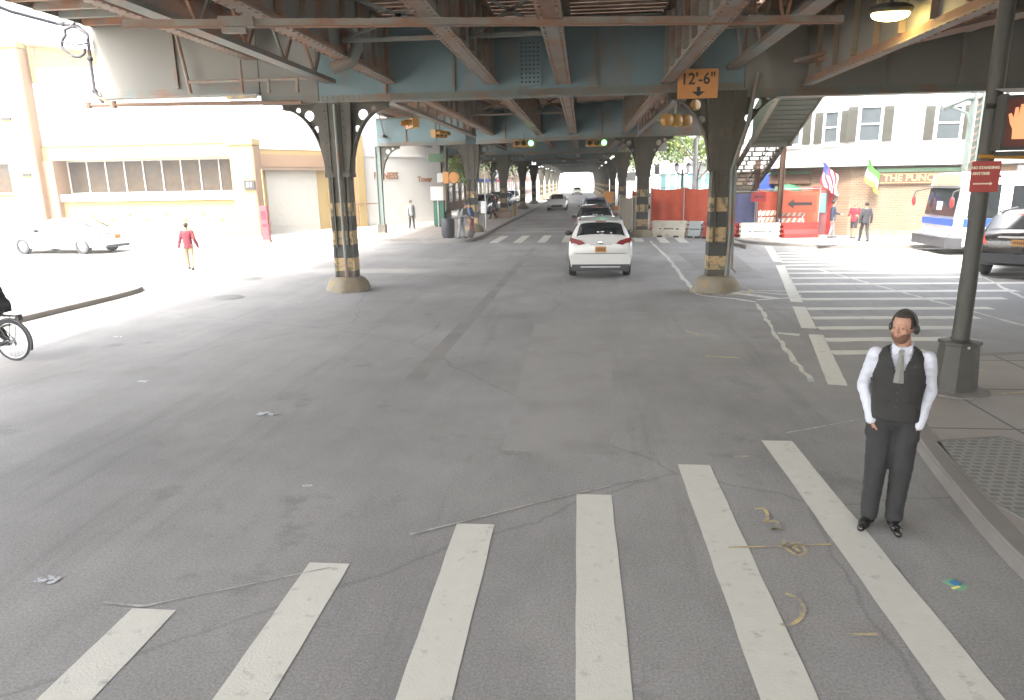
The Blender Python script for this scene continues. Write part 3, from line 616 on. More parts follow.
# traffic signals: horizontal three lens heads
def sig_head(name_label, loc, rz, lit, group, vertical=False):
    t = thing('traffic_signal', name_label, 'traffic signal', loc, rz, group)
    mb = one('sigyel'); mb.bbox(-.50, .50, 0, .24, -.16, .16); mb.build('housing', t)
    for i, k in enumerate(('red', 'amber', 'green')):
        x = (-.33, 0, .33)[i]; on = (k == lit)
        mb = one('sigyel', True); R0 = .125
        V_ = []; F_ = []
        for j in range(13):
            a = -PI * .12 + j / 12 * PI * 1.24; V_ += [(x + R0 * math.cos(a), -.003, R0 * math.sin(a)), (x + R0 * math.cos(a), -.2, R0 * math.sin(a) + .0)]
        for j in range(12): F_.append((2 * j, 2 * j + 1, 2 * j + 3, 2 * j + 2))
        mb.add(V_, F_); v = mb.build('visor', t)
        mb = one({'red': 'red_glow' if on else 'dark_lens', 'amber': 'dark_lens', 'green': 'green_on' if on else 'dark_lens'}[k], True)
        mb.sphere((x, -.012, 0), (.105, .03, .105), 14, 8); mb.build('lens', t)
    mb = one('steel'); mb.bbox(-.03, .03, .08, .14, .16, .45); mb.build('bracket', t)
    if vertical: t.rotation_euler = (0, R(90), rz)
    return t
sig_head('left one of the two lit green signals hung over the roadway', (-2.75, 33.4, 4.55), 0, 'green', 'green signals hung under the railway')
sig_head('right one of the two lit green signals hung over the roadway', (.62, 33.4, 4.50), 0, 'green', 'green signals hung under the railway')
sig_head('signal head turned to the side street, with a red lens, hung under the left girder', (-6.35, 26.0, 4.95), R(-62), 'red', 'signals turned to the side street')
sig_head('yellow signal head beside the left row of columns, above the slim pole', (-6.15, 31.0, 4.9), R(70), None, 'signals turned to the side street')
def sig_back(loc, rz, label):
    t = thing('traffic_signal', label, 'traffic signal', loc, rz, 'signals hung beside the right column')
    for x in (-.33, 0, .33):
        mb = one('sigyel', True); mb.lathe([(.0, .0), (.10, .01), (.16, .05), (.17, .2), (.13, .24)], (x, 0, 0), 14, 'Y'); mb.build('housing', t)
    mb = one('steel'); mb.bbox(-.5, .5, .24, .29, -.03, .03); mb.bbox(-.03, .03, .1, .2, .1, .55); mb.build('bracket', t)
sig_back((2.55, 19.6, 4.33), R(35), 'yellow round backed signal head lower down beside the right column bracket')
sig_back((3.12, 20.0, 4.75), R(72), 'yellow signal head just below the clearance sign')
# small blue and green fittings near the signals
# lit lamp under the mezzanine
lm = thing('lamp', 'glowing yellow lamp under the deck at upper right', 'lamp', (4.78, 12.3, 5.28))
mb = one('polegr', True); mb.sphere((0, 0, .05), (.34, .22, .1), 16, 8); mb.tube([(0, 0, .12), (0, 0, 1.2)], .03, 8); mb.build('housing', lm)
mb = one('lamp', True); mb.sphere((0, 0, -.02), (.29, .17, .10), 16, 8); mb.build('bulb', lm)
# ------------------------------------------------------------------ buildings
def window(parent, x0, x1, z0, z1, y, k='glass', nm=3, nh=1, fr='frame', depth=.06, fw=.06, label=None, name='window'):
    """framed glass in a wall whose face lies at local y (facing -y)"""
    mb = one(fr)
    mb.bbox(x0 - fw, x1 + fw, y - depth, y - .002, z1, z1 + fw); mb.bbox(x0 - fw, x1 + fw, y - depth, y - .002, z0 - fw, z0)
    for x in (x0, x1): s_ = -1 if x == x0 else 1; mb.bbox(x if s_ > 0 else x - fw, x + fw if s_ > 0 else x, y - depth, y - .002, z0, z1)
    for i in range(1, nm): xx = x0 + (x1 - x0) * i / nm; mb.bbox(xx - fw * .35, xx + fw * .35, y - depth + .01, y - .004, z0, z1)
    for i in range(1, nh): zz = z0 + (z1 - z0) * i / nh; mb.bbox(x0, x1, y - depth + .014, y - .005, zz - fw * .35, zz + fw * .35)
    o = mb.build(name, parent, label=label); g_ = one(k); g_.bbox(x0, x1, y - .025, y - .0035, z0, z1); g_.build('pane', o); return o
# left cream building, frontage facing us at Y 37.6
B = thing('cream_building', 'long cream and white commercial building with a band of windows across the left side street', 'building', (0, 0, 0))
Y0 = 37.6; mb = one('offwhite'); mb.bbox(-75, -18.9, Y0, 62, 4.45, 9.3); mb.build('upper_wall', B)
mb = one('cream'); mb.bbox(-75, -18.9, Y0 + .05, 62, 0, 2.55); mb.bbox(-75, -30.4, Y0 + .05, 62, 2.55, 4.45); mb.bbox(-30.4, -19.2, Y0 + 1.5, 61, 2.55, 4.45); mb.build('lower_wall', B)
mb = one('offwhite'); mb.bbox(-30.4, -19.2, Y0 - .12, Y0 + .4, 2.15, 2.54); mb.build('window_ledge', B)
mb = one('cream'); mb.bbox(-75, -17.7, Y0 - .14, Y0 + .3, 4.40, 5.15); mb.mat('tan').bbox(-75, -17.7, Y0 - .18, Y0 + .2, 5.15, 5.22); mb.build('band_course', B)
def pilaster(x0, x1, z1, y=Y0): mb = one('cream'); mb.bbox(x0, x1, y - .65, y + .2, 0, z1); mb.mat('tan').bbox(x1 - .02, x1 + .05, y - .62, y + .2, 0.02, z1 - .05); mb.mat('cream').bbox(x0 - .08, x1 + .08, y - .72, y + .2, z1, z1 + .3); mb.build('pilaster', B)
pilaster(-32.0, -30.3, 10.3); pilaster(-19.0, -17.7, 5.0); pilaster(-52, -50, 10.9)
mb = one('tan'); mb.bbox(-30.25, -29.6, Y0 - .3, Y0 + 1.4, .0, 4.39); mb.build('reveal', B)
mb = one('tan'); mb.beam((-30.2, Y0 - .1, 10.5), (-25.4, Y0 + 7, 10.5), .5, .16); mb.mat('cream').beam((-30.2, Y0 - .05, 9.5), (-25.4, Y0 + 7, 9.5), .4, 1.9)
for i in range(5): mb.mat('tan').box((-29.9 + i * 1.05, Y0 + .1 + i * 1.5, 10.15), (.12, .3, .5))
mb.build('parapet', B)
wn = window(B, -29.55, -19.3, 2.62, 4.34, Y0 + .9, 'glasslit', 9, 1, 'frame', .1, .07); wn['label'] = 'wide band of shop windows'
window(B, -49.5, -32.4, 2.7, 4.3, Y0 + .05, 'glasslit', 9, 1, 'frame', .1, .07)
mb = one('tan')
for i in range(9):
    mb.box((-29 + i * 1.1, Y0 + .02, 1.1 + (i % 2) * .3), (.16, .05, .12))
mb.mat('black').bbox(-31.9, -31.3, Y0 - .71, Y0 - .66, 6.6, 6.72); mb.bbox(-31.2, -30.7, Y0 - .71, Y0 - .66, 3.6, 3.75); mb.build('wall_fitting', B)
ws = thing('wall_sign', 'small black wall sign with pale figures on the cream pier', 'sign', (-18.0, Y0 - .73, 2.9))
mb = one('black'); mb.bbox(-.3, .3, -.02, .06, -.25, .25); mb.build('panel', ws); text('51', .36, 'flagwhite', ws, (0, -.026, 0))
# angled wing with the garage opening, running to the white facade
P0, P1 = Vector((-18.5, 39.6, 0)), Vector((-10.9, 50.4, 0))
W = thing('white_building', 'white walled corner building with orange lettering, running back along the left pavement', 'building', (P0.x, P0.y, 0), math.atan2(P1.y - P0.y, P1.x - P0.x))
L_ = (P1 - P0).length
mb = one('cream'); mb.bbox(-1.6, 5.0, 0, 8, 0, 4.9); mb.bbox(5.0, 7.2, -.12, 8, 0, 5.6); mb.build('lower_wall', W)
mb = one('offwhite'); mb.bbox(-1.6, 5.0, -.04, 9, 4.9, 10.6); mb.bbox(5.0, 7.2, -.03, 9, 5.6, 10.6); mb.bbox(7.2, L_ + 1.0, 0, 9, 0, 10.6); mb.build('wall', W)
mb = one('tan'); mb.bbox(-1.6, 4.0, -.5, -.05, 3.9, 4.6); mb.mat('soffit').bbox(-1.6, 4.0, -.45, -.055, 3.72, 3.898); mb.build('fascia', W)
mb = one('garage'); mb.bbox(.2, 3.6, -.05, -.004, 0, 3.7)
for i in range(9): mb.bbox(.2, 3.6, -.062, -.052, .05 + i * .4, .40 + i * .4)
mb.build('garage_door', W)
mb = one('cream'); mb.bbox(4.4, 4.9, -.32, -.01, 0, 5.5); mb.bbox(6.5, 7.1, -.32, -.125, 0, 5.9); mb.mat('tan').bbox(4.92, 5.0, -.3, -.01, 0, 5.4); mb.bbox(6.42, 6.49, -.28, -.125, 0, 5.8); mb.build('pilaster', W)
mb = one('tan'); mb.bbox(4.0, 8, -.36, -.33, 1.55, 1.62); mb.mat('offwhite').bbox(7.3, L_ + 1.0, -.06, -.002, 4.6, 4.72); mb.build('band_course', W)
text('FITNESS', .60, 'letters', W, (9.1, -.03, 3.35), bold=.02); text('Tower', .5, 'letters', W, (12.6, -.03, 3.1), bold=.02)
# far left street frontages
def block(name, label, x0, x1, y0, y1, h, k, cols=0, floors=1, face='E', shop=None, grp=None):
    t = thing(name, label, 'building', (0, 0, 0), 0, grp); mb = one(k); mb.bbox(x0, x1, y0, y1, 0, h); mb.mat('offwhite').bbox(x0 - .15, x1 + .15, y0 - .1, y1 + .1, h, h + .35); mb.build('wall', t)
    fx = x1 if face == 'E' else x0; s_ = 1 if face == 'E' else -1
    for f in range(floors):
        for c in range(cols):
            yc = y0 + (c + .5) * (y1 - y0) / cols; z = 1.0 + f * 3.2
            w = .9 if f else 1.5
            mb = one('frame'); mb.bbox(fx - .02 if s_ > 0 else fx - .06, fx + .06 if s_ > 0 else fx + .02, yc - w / 2 - .08, yc + w / 2 + .08, z - .08, z + 1.88)
            o = mb.build('window', t); mb = one('glass'); mb.bbox(fx + s_ * .061, fx + s_ * .075, yc - w / 2, yc + w / 2, z, z + .86); mb.bbox(fx + s_ * .061, fx + s_ * .075, yc - w / 2, yc + w / 2, z + .93, z + 1.8); mb.build('pane', o)
    if shop:
        mb = one(shop); mb.bbox(fx if s_ > 0 else fx - .9, fx + .9 if s_ > 0 else fx, y0 + .4, y1 - .4, 2.9, 3.3); mb.build('awning', t)
    return t
block('brick_building', 'orange brick building behind the trees on the far left side', -30, -13.5, 66, 84, 8.5, 'redbrick', 5, 2, shop='awngreen')
block('shop_building', 'cream shop building beyond the orange brick one on the far left', -30, -13.5, 85, 104, 7.5, 'cream', 5, 2, shop='awnblue')
block('shop_building', 'white shop building beyond the cream one on the far left', -30, -13.5, 106, 124, 9, 'offwhite', 5, 2, shop='signred')
block('shop_building', 'tan shop building farther along the far left side', -30, -13.5, 125, 150, 8, 'tan', 6, 2)
block('shop_building', 'brick shop building farthest along the left side', -30, -13.5, 152, 185, 10, 'redbrick', 8, 2)
block('shop_building', 'white building at the far end of the left row', -30, -13.5, 188, 260, 9, 'offwhite', 12, 2)
block('shop_building', 'white building at the far end of the right row', 13, 30, 140, 240, 9, 'offwhite', 12, 2, 'W')
block('pale_building', 'pale low building with teal glazing behind the trees on the right', 14, 40, 92, 128, 7, 'shelter', 9, 2, 'W')
t = thing('pale_pavilion', 'low white canopied pavilion with teal glass seen over the orange fence', 'building', (10.5, 66, 0))
mb = one('shelter'); mb.bbox(-3.6, 3.2, 0, 4, 3.3, 4.2); mb.bbox(-1, 3.6, -1, 3, 4.3, 5.6); mb.build('roof', t); mb = one('teal')
for i in range(8): mb.bbox(-3.4 + i * .8, -2.95 + i * .8, .1, .2, 0, 3.28)
mb.build('glazing', t); mb = one('frame')
for i in range(9): mb.bbox(-3.6 + i * .8, -3.5 + i * .8, .05, .3, 0, 3.29)
mb.build('mullion', t)
# right corner pub building: brick ground floor, white siding above
FP = [(8.4, 42.5), (8.6, 38.6), (11.9, 33.7), (45, 33.4), (45, 60), (11.5, 60)]
FP = [(11.2, 44.0), (9.55, 36.6), (12.15, 33.75), (45, 33.45), (45, 60), (11.2, 60)]
Bd = thing('corner_building', 'corner building with tan brick ground floor and white upper storey, flags over its door', 'building')
mb = one('brick'); mb.prism(FP, lambda u, v, w: (u, v, w), 3.25); mb.build('brick_wall', Bd)
def off(P, d):
    c = Vector((sum(p[0] for p in P) / len(P), sum(p[1] for p in P) / len(P))); return [((p[0] - c.x) * (1 + d / 15) + c.x, (p[1] - c.y) * (1 + d / 15) + c.y) for p in P]
mb = one('whitewall'); mb.prism(off(FP, .05), lambda u, v, w: (u, v, 3.45 + w), 6.2); mb.build('siding_wall', Bd)
mb = one('offwhite'); mb.prism(off(FP, .45), lambda u, v, w: (u, v, 3.25 + w), .12); mb.prism(off(FP, .28), lambda u, v, w: (u, v, 3.371 + w), .14); mb.mat('darkframe').prism(off(FP, .30), lambda u, v, w: (u, v, 3.19 + w), .058); mb.build('cornice', Bd)
def facade(i, s0=0.):                                           # local frame on a facade edge; x along, -y outwards
    a, b_ = Vector(FP[i]), Vector(FP[i + 1]); o = bpy.data.objects.new('facade_side', None); COL.objects.link(o); o.parent = Bd
    o.location = (a.x, a.y, 0); o.rotation_euler = (0, 0, math.atan2(b_.y - a.y, b_.x - a.x)); return o, (b_ - a).length
def bake(o, root=None):                                         # fold a local frame into its children
    m = o.matrix_basis.copy()
    for c in list(o.children):
        c.parent = Bd; c.matrix_basis = m @ c.matrix_basis
    bpy.data.objects.remove(o)
f2, l2 = facade(2)
def sash(p, xc, z0, z1, w, shut=True, y=-.06):
    o = window(p, xc - w / 2, xc + w / 2, z0, z1, y, 'glass', 1, 2, 'frame', .08, .09); mb = one('frame'); mb.bbox(xc - w / 2 - .15, xc + w / 2 + .15, y - .14, y, z0 - .2, z0 - .1); mb.build('sill', o)
    if shut:
        for s_ in (-1, 1):
            mb = one('shutter'); xa = xc + s_ * (w / 2 + .34); mb.bbox(xa - .20, xa + .20, y - .05, y - .003, z0 - .05, z1 + .05)
            for k in range(14): mb.bbox(xa - .16, xa + .16, y - .062, y - .051, z0 + .04 + k * (z1 - z0 - .1) / 14, z0 + .09 + k * (z1 - z0 - .1) / 14)
            mb.build('shutter', p)
sash(f2, .55, 4.35, 5.75, .85); sash(f2, 3.85, 4.35, 5.7, .95); sash(f2, 7.5, 4.35, 5.7, .95); sash(f2, 11, 4.35, 5.7, .95)
mb = one('signgreen'); mb.bbox(1.0, 5.6, -.14, -.005, 2.95, 3.12); mb.mat('board').bbox(1.0, 5.6, -.10, -.004, 2.42, 2.94); mb.mat('gold').bbox(1.06, 5.54, -.112, -.101, 2.47, 2.50); mb.bbox(1.06, 5.54, -.112, -.101, 2.86, 2.89); mb.build('sign_board', f2)
text('THE PUNCH BOWL', .40, 'gold', f2, (3.3, -.118, 2.68), sx=1.12, bold=.008)
for xa in (7.6, 10.4): window(f2, xa, xa + 1.8, .9, 2.7, -.0, 'glasslit', 2, 1, 'signred', .06, .08)
mb = one('conc'); mb.bbox(-.0, l2, -.06, -.003, 0, .35); mb.build('plinth', f2)
f1, l1 = facade(1)
mb = one('red'); mb.bbox(l1 - 1.75, l1 - .75, -.10, -.003, 0, 2.35); mb.build('door_surround', f1)
mb = one('cl_brown'); mb.bbox(l1 - 1.55, l1 - .95, -.13, -.101, .1, 2.2); d_ = mb.build('door', f1); mb = one('teal'); mb.bbox(l1 - 1.48, l1 - 1.02, -.145, -.131, 1.15, 2.05); mb.build('pane', d_)
mb = one('darkframe'); mb.bbox(l1 - 1.5, l1 - .95, -.05, -.003, 2.62, 3.02); mb.build('vent', f1)
mb = one('darkframe'); mb.bbox(.55, 1.25, -.04, -.003, 0, 2.2); mb.build('side_door', f1)
mb = one('signgreen'); mb.bbox(-.3, 1.9, -.12, -.004, 2.95, 3.08); mb.mat('board').bbox(-.3, 1.9, -.08, -.003, 2.5, 2.94); mb.build('sign_board', f1)
mb = one('awngreen'); a = PI / 2
P = [(0, 0), (-.15, .35), (-.5, .6), (-.95, .35), (-1.0, 0)]
V_ = []; F_ = []
for i in range(9):
    t_ = i / 8 * PI
    for r, z in ((.75, 1.95), (.70, 2.2), (.45, 2.42), (.02, 2.5)): V_.append((.75 - r * math.cos(t_) , -r * math.sin(t_) - .005, z))
for i in range(8):
    for j in range(3): F_.append((i * 4 + j, i * 4 + j + 1, i * 4 + 5 + j, i * 4 + 4 + j))
mb.add(V_, F_); mb.build('awning', f1)
sash(f1, .9, 4.35, 5.65, .6, True); sash(f1, 2.75, 4.35, 5.65, .6, True) 
f0, l0 = facade(0)
for xa in (1.5, 4.2, 6.2): sash(f0, xa, 4.35, 5.6, .8, False)
mb = one('awnblue'); mb.add([(2.9, -.01, 3.15), (7.4, -.01, 3.15), (7.4, -1.1, 2.55), (2.9, -1.1, 2.55), (7.4, -1.1, 2.2), (2.9, -1.1, 2.2), (7.4, -.01, 2.2)], [(0, 1, 2, 3), (3, 2, 4, 5), (1, 6, 4, 2)]); mb.mat('awnlight').bbox(3.2, 6.9, -1.13, -1.105, 2.25, 2.52); mb.build('awning', f0)
window(f0, 3.2, 4.9, .6, 2.1, 0, 'glasslit', 3); window(f0, 5.3, 6.9, .6, 2.1, 0, 'glasslit', 3)
for f in (f0, f1, f2): bake(f)
# flags on the pub
def flag(label, base, out, kind):
    t = thing('flag', label, 'flag', base, 0, 'flags hung over the pub door'); o_ = Vector(out)
    mb = one('galv', True); mb.tube([(0, 0, 0), tuple(o_)], .025, 6); mb.build('pole', t)
    mb = MB(); n_, m_ = 13, 8; L2, Hh = 1.15, .78; sc_ = 1.0
    V_ = [];
    for i in range(n_ + 1):
        for j in range(m_ + 1):
            u, v = i / n_, j / m_; p = Vector((0, 0, 0)) + o_ * (1 - .80 * v)      # flag hangs: v along pole, u downwards
            V_.append((p.x + v * .38 - .15 + u * .10 + .06 * math.sin(u * 6 + v * 7), p.y - .04 * math.cos(v * 9 + u * 3), p.z - u * L2 * (.95 - .1 * v)))
    mats = ['flagred', 'flagwhite', 'flagblue', 'flaggreen', 'flagorange']; mb.mats = mats[:]; mb.smooth = True; mb.v = V_
    for i in range(n_):
        for j in range(m_):
            mb.f.append((i * (m_ + 1) + j, i * (m_ + 1) + j + 1, (i + 1) * (m_ + 1) + j + 1, (i + 1) * (m_ + 1) + j)); mb.sm.append(True)
            if kind == 'stripes': mb.m.append(2 if (i < 5 and j < 4) else (j) % 2)
            else: mb.m.append(3 if i < 5 else (1 if i < 9 else 4))
    mb.build('cloth', t)
flag('red and white striped flag hung above the pub door', (11.55, 34.2, 2.75), (-.62, -.5, .75), 'stripes')
flag('green white and orange flag hung from the brick corner', (13.1, 33.6, 2.75), (-.55, -.70, .85), 'tri')
# background wall of houses far beyond both sides (skyline behind trees)
block('row_building', 'white row building behind the corner building on the right', 12, 40, 62, 84, 8, 'whitewall', 6, 2, 'W')
# ------------------------------------------------------------------ vehicles (local frame: +x forward, ground z 0, centred)
def boolean_cut(me, cyls):
    o = link('tmp', me); cs = []
    for c in cyls:
        cb = MB().mat('black'); cb.lathe([(c[3], -.45), (c[3], .45)], (c[0], c[1], c[2]), 24, 'Y'); co = link('tmpc', cb.mesh('c')); cs.append(co)
        md = o.modifiers.new('b', 'BOOLEAN'); md.operation = 'DIFFERENCE'; md.object = co; md.solver = 'EXACT'
    dg = bpy.context.evaluated_depsgraph_get(); dg.update(); m2 = bpy.data.meshes.new_from_object(o.evaluated_get(dg))
    for c in cs: bpy.data.objects.remove(c)
    bpy.data.objects.remove(o); return m2
# station: (x, z_bottom, z_belt, z_top, w_sill, w_belt, w_top)
def car_rings(st):
    R_ = []
    for (x, zb, zl, zt, ws, wl, wt) in st:
        zm = zb + (zl - zb) * .5
        half = [(0, zb), (ws * .8, zb), (ws, zb + .06), (wl + .01, zm), (wl, zl - .09), (wl - .045, zl), ((wl + wt) / 2 - .01, (zl + zt) / 2), (wt, zt - .05), (wt - .10, zt - .008), (wt * .5, zt + .012), (0, zt + .016)]
        R_.append([Vector((x, y, z)) for y, z in half] + [Vector((x, -y, z)) for y, z in half[-2:0:-1]])
    return R_
def make_car(paint, st, W, wb, wr, spec, name, glass_side, glass_front, glass_rear, label, cat, group=None, tailk='tail', on=False, roofrail=False, plate_z=.8):
    root = thing(name, label, cat, group=group)
    R_ = car_rings(st); n = len(R_[0]); mb = one(paint, True)
    V_ = [p for r in R_ for p in r]; F_ = []
    for i in range(len(R_) - 1):
        for k in range(n): F_.append((i * n + k, i * n + (k + 1) % n, (i + 1) * n + (k + 1) % n, (i + 1) * n + k))
    F_.append(tuple(range(n))[::-1]); F_.append(tuple((len(R_) - 1) * n + k for k in range(n)))
    mb.add(V_, F_); me = mb.mesh('body')
    me = boolean_cut(me, [(wb[0], s_ * W, wr, wr * 1.16) for s_ in (-1, 1)] + [(wb[1], s_ * W, wr, wr * 1.16) for s_ in (-1, 1)])
    me.set_sharp_from_angle(angle=R(38)); link('body', me, root)
    mb = one('black'); mb.bbox(wb[0] - .6, wb[1] + .6, -W / 2 + .28, W / 2 - .28, st[1][1] - .03, st[1][1] + .35); mb.build('underbody', root)
    def panel(nm, i0, i1, k0, k1, mirror=True, inset=.06, vin=.04):
        """glass lifted 6 mm off the body between stations i0..i1 and ring points k0..k1"""
        for sd_ in ((0, 1) if mirror else (0,)):
            mb = one('carglass', True); ks = list(range(k0, k1 + 1)); 
            idx = [(k if not sd_ else (n - k) % n) for k in ks]
            Vv = []; cen = sum((R_[i][k] for i in (i0, i1) for k in (idx[0], idx[-1])), Vector()) / 4
            for i in range(i0, i1 + 1):
                for q, k in enumerate(idx):
                    p = R_[i][k].copy(); 
                    if i == i0: p = p.lerp(R_[i + 1][k], inset / max(.08, (R_[i + 1][k] - p).length))
                    if i == i1: p = p.lerp(R_[i - 1][k], inset / max(.08, (R_[i - 1][k] - p).length))
                    if q == 0: p = p.lerp(R_[i][idx[1]], vin / max(.05, (R_[i][idx[1]] - R_[i][k]).length))
                    if q == len(idx) - 1: p = p.lerp(R_[i][idx[-2]], vin / max(.05, (R_[i][idx[-2]] - R_[i][k]).length))
                    Vv.append(p)
            m_ = len(ks); Ff = [(i * m_ + k, i * m_ + k + 1, (i + 1) * m_ + k + 1, (i + 1) * m_ + k) for i in range(i1 - i0) for k in range(m_ - 1)]
            mb.add(Vv, Ff); me = mb.mesh(nm); 
            c0 = Vector((cen.x * .5, 0, .75)); fl = 0
            for v in me.vertices: 
                d = (v.co - Vector((min(max(v.co.x, -.6), .5), 0, .85))); v.co += d.normalized() * .012
            link(nm, me, root)
    for a, b_ in glass_side: panel('side_window', a, b_, 5, 7)
    def across(nm, i0, i1):
        mb = one('carglass', True); A, B_ = R_[i0], R_[i1]; ks = [7, 8, 9, 10, 11, 12, 13]; Vv = []
        d = (B_[10] - A[10]); nr = Vector((-d.z, 0, d.x)); 
        if nr.z < 0: nr = -nr
        nr.normalize()
        for t_ in (.07, .5, .93):
            for k in ks:
                p = A[k].lerp(B_[k], t_); p.y *= .93; Vv.append(p + nr * .014)
        m_ = len(ks); mb.add(Vv, [(i * m_ + k, i * m_ + k + 1, (i + 1) * m_ + k + 1, (i + 1) * m_ + k) for i in range(2) for k in range(m_ - 1)]); mb.build(nm, root)
    across('windscreen', *glass_front); across('rear_window', *glass_rear)
    for x in wb:
        for s_ in (-1, 1):
            w_ = one('rubber', True); w_.lathe([(wr * .62, -.11), (wr * .93, -.11), (wr, -.07), (wr, .07), (wr * .93, .11), (wr * .62, .11), (wr * .62, -.11)], (0, 0, 0), 24, 'Y')
            o = w_.build('wheel', root, (x, s_ * (W / 2 - .12), wr)); r_ = one('rim', True); r_.lathe([(wr * .63, -.07), (wr * .6, .07), (.0, .05)], (0, 0, 0), 24, 'Y') if s_ > 0 else r_.lathe([(wr * .63, .07), (wr * .6, -.07), (.0, -.05)], (0, 0, 0), 24, 'Y')
            for k in range(5):
                a = k * 2 * PI / 5; r_.mat('black', False).box((math.cos(a) * wr * .4, s_ * .062, math.sin(a) * wr * .4), (.07, .02, .07))
            r_.build('rim', o)
    spec(root, one); return root
def mirrors(root, x, y, z, k):
    for s_ in (-1, 1): mb = one(k, True); mb.sphere((x, s_ * y, z), (.08, .13, .085), 10, 6); mb.mat('black').sphere((x - .03, s_ * y, z), (.06, .115, .07), 10, 6); mb.build('door_mirror', root)
def mkplate(root, x, z, txt=None, back=True):
    mb = one('plate' if back else 'flagwhite'); d = -1 if back else 1; mb.bbox(x - .01, x + .01, -.16, .16, z - .085, z + .085); o = mb.build('number_plate', root)
    mb = one('black')
    for i in range(6): mb.bbox(x + d * .013, x + d * .011, -.12 + i * .042, -.096 + i * .042, z - .035, z + .035)
    mb.build('characters', o)
# white crossover seen from behind
def suv_spec(root, one_, px=-2.27, k='carwhite'):
    for s_ in (-1, 1):
        mb = one_('tail', True); mb.prism([(.44, 1.03), (.55, 1.12), (.86, 1.20), (.89, 1.13), (.83, .98), (.62, .985)], lambda u, v, w: (px - .03 + w + (u - .44) * .16, s_ * u, v), .3); mb.build('tail_lamp', root)
        mb = one_('tail'); mb.box((px - .005, s_ * .68, .47), (.04, .17, .05)); mb.build('reflector', root)
        mb = one_('black', True); mb.tube([(-1.7, s_ * .60, 1.69), (-1.6, s_ * .60, 1.74), (.3, s_ * .60, 1.76), (.45, s_ * .60, 1.7)], .022, 8); mb.build('roof_rail', root)
        mb = one_('head', True); mb.sphere((2.12, s_ * .62, .8), (.16, .22, .09), 12, 6); mb.build('head_lamp', root)
    mb = one_('plastic'); mb.box((px + .03, 0, .33), (.16, 1.66, .20)); mb.mat('galv').box((px - .06, 0, .36), (.02, 1.15, .035)); mb.build('lower_bumper', root)
    mb = one_(k); mb.prism([(-.86, .43), (.86, .43), (.88, .60), (.80, .72), (-.80, .72), (-.88, .60)], lambda u, v, w: (px - .035 + w, u, v), .2); mb.build('bumper', root)
    mb = one_(k, True); mb.box((px + .34, 0, 1.655), (.40, 1.22, .035)); mb.mat('tail').box((px + .145, 0, 1.655), (.02, .3, .03)); mb.build('spoiler', root)
    mb = one_('chrome'); mb.box((px - .018, 0, 1.0), (.03, .62, .045)); mb.sphere((px - .03, 0, 1.06), (.02, .075, .05), 12, 6); mb.build('tailgate_trim', root)
    mb = one_('black'); mb.tube([(px + .16, -.05, 1.2), (px + .26, .30, 1.30)], .012, 6); mb.build('wiper', root)
    mb = one_('rubber'); mb.box((px - .012, 0, .742), (.02, 1.5, .012)); mb.build('tailgate_gap', root)
    mb = one_('flagwhite')
    for i, (a, b_, w_) in enumerate([(-.30, 1.33, .05), (-.33, 1.27, .05), (-.05, 1.36, .10), (.08, 1.355, .07), (-.02, 1.29, .12), (.15, 1.28, .12), (.3, 1.27, .05)]): mb.box((px + .035 + (b_ - 1.24) * .66, a, b_), (.01, w_, .025))
    mb.build('window_sticker', root)
    mirrors(root, .75, .98, 1.12, 'black'); mkplate(root, px - .02, .86)
SUV = [(-2.27, .42, .80, .98, .60, .84, .80), (-2.23, .32, 1.02, 1.16, .80, .89, .78), (-2.17, .28, 1.10, 1.24, .84, .91, .76), (-1.92, .26, 1.13, 1.62, .86, .92, .64), (-1.55, .26, 1.10, 1.675, .88, .925, .66), (-.9, .24, 1.06, 1.70, .89, .925, .67), (0, .24, 1.03, 1.70, .89, .925, .67), (.42, .24, 1.02, 1.66, .89, .92, .66), (1.22, .24, 1.0, 1.06, .88, .91, .72), (1.9, .26, .92, .98, .86, .89, .70), (2.2, .32, .80, .86, .78, .82, .62), (2.29, .40, .66, .74, .60, .66, .5)]
suv = make_car('carwhite', SUV, 1.86, (-1.42, 1.28), .36, suv_spec, 'suv', [(3, 4), (4, 5), (5, 6), (6, 7), (7, 8)], (8, 7), (2, 3), 'white crossover driving away under the railway, stickers on its rear window', 'suv')
suv.location = (.51, 22.6, 0); suv.rotation_euler = (0, 0, R(90.3))
def place(src, x, y, rz, label, group=None, z=0, paint=None):
    c = copy_tree(src, (x, y, z), R(rz), label, group)
    if paint:
        for ch in c.children:
            if ch.name.split('.')[0] in ('body', 'bumper', 'spoiler'):
                me = ch.data.copy(); ch.data = me; me.materials[0] = M[paint]
    return c
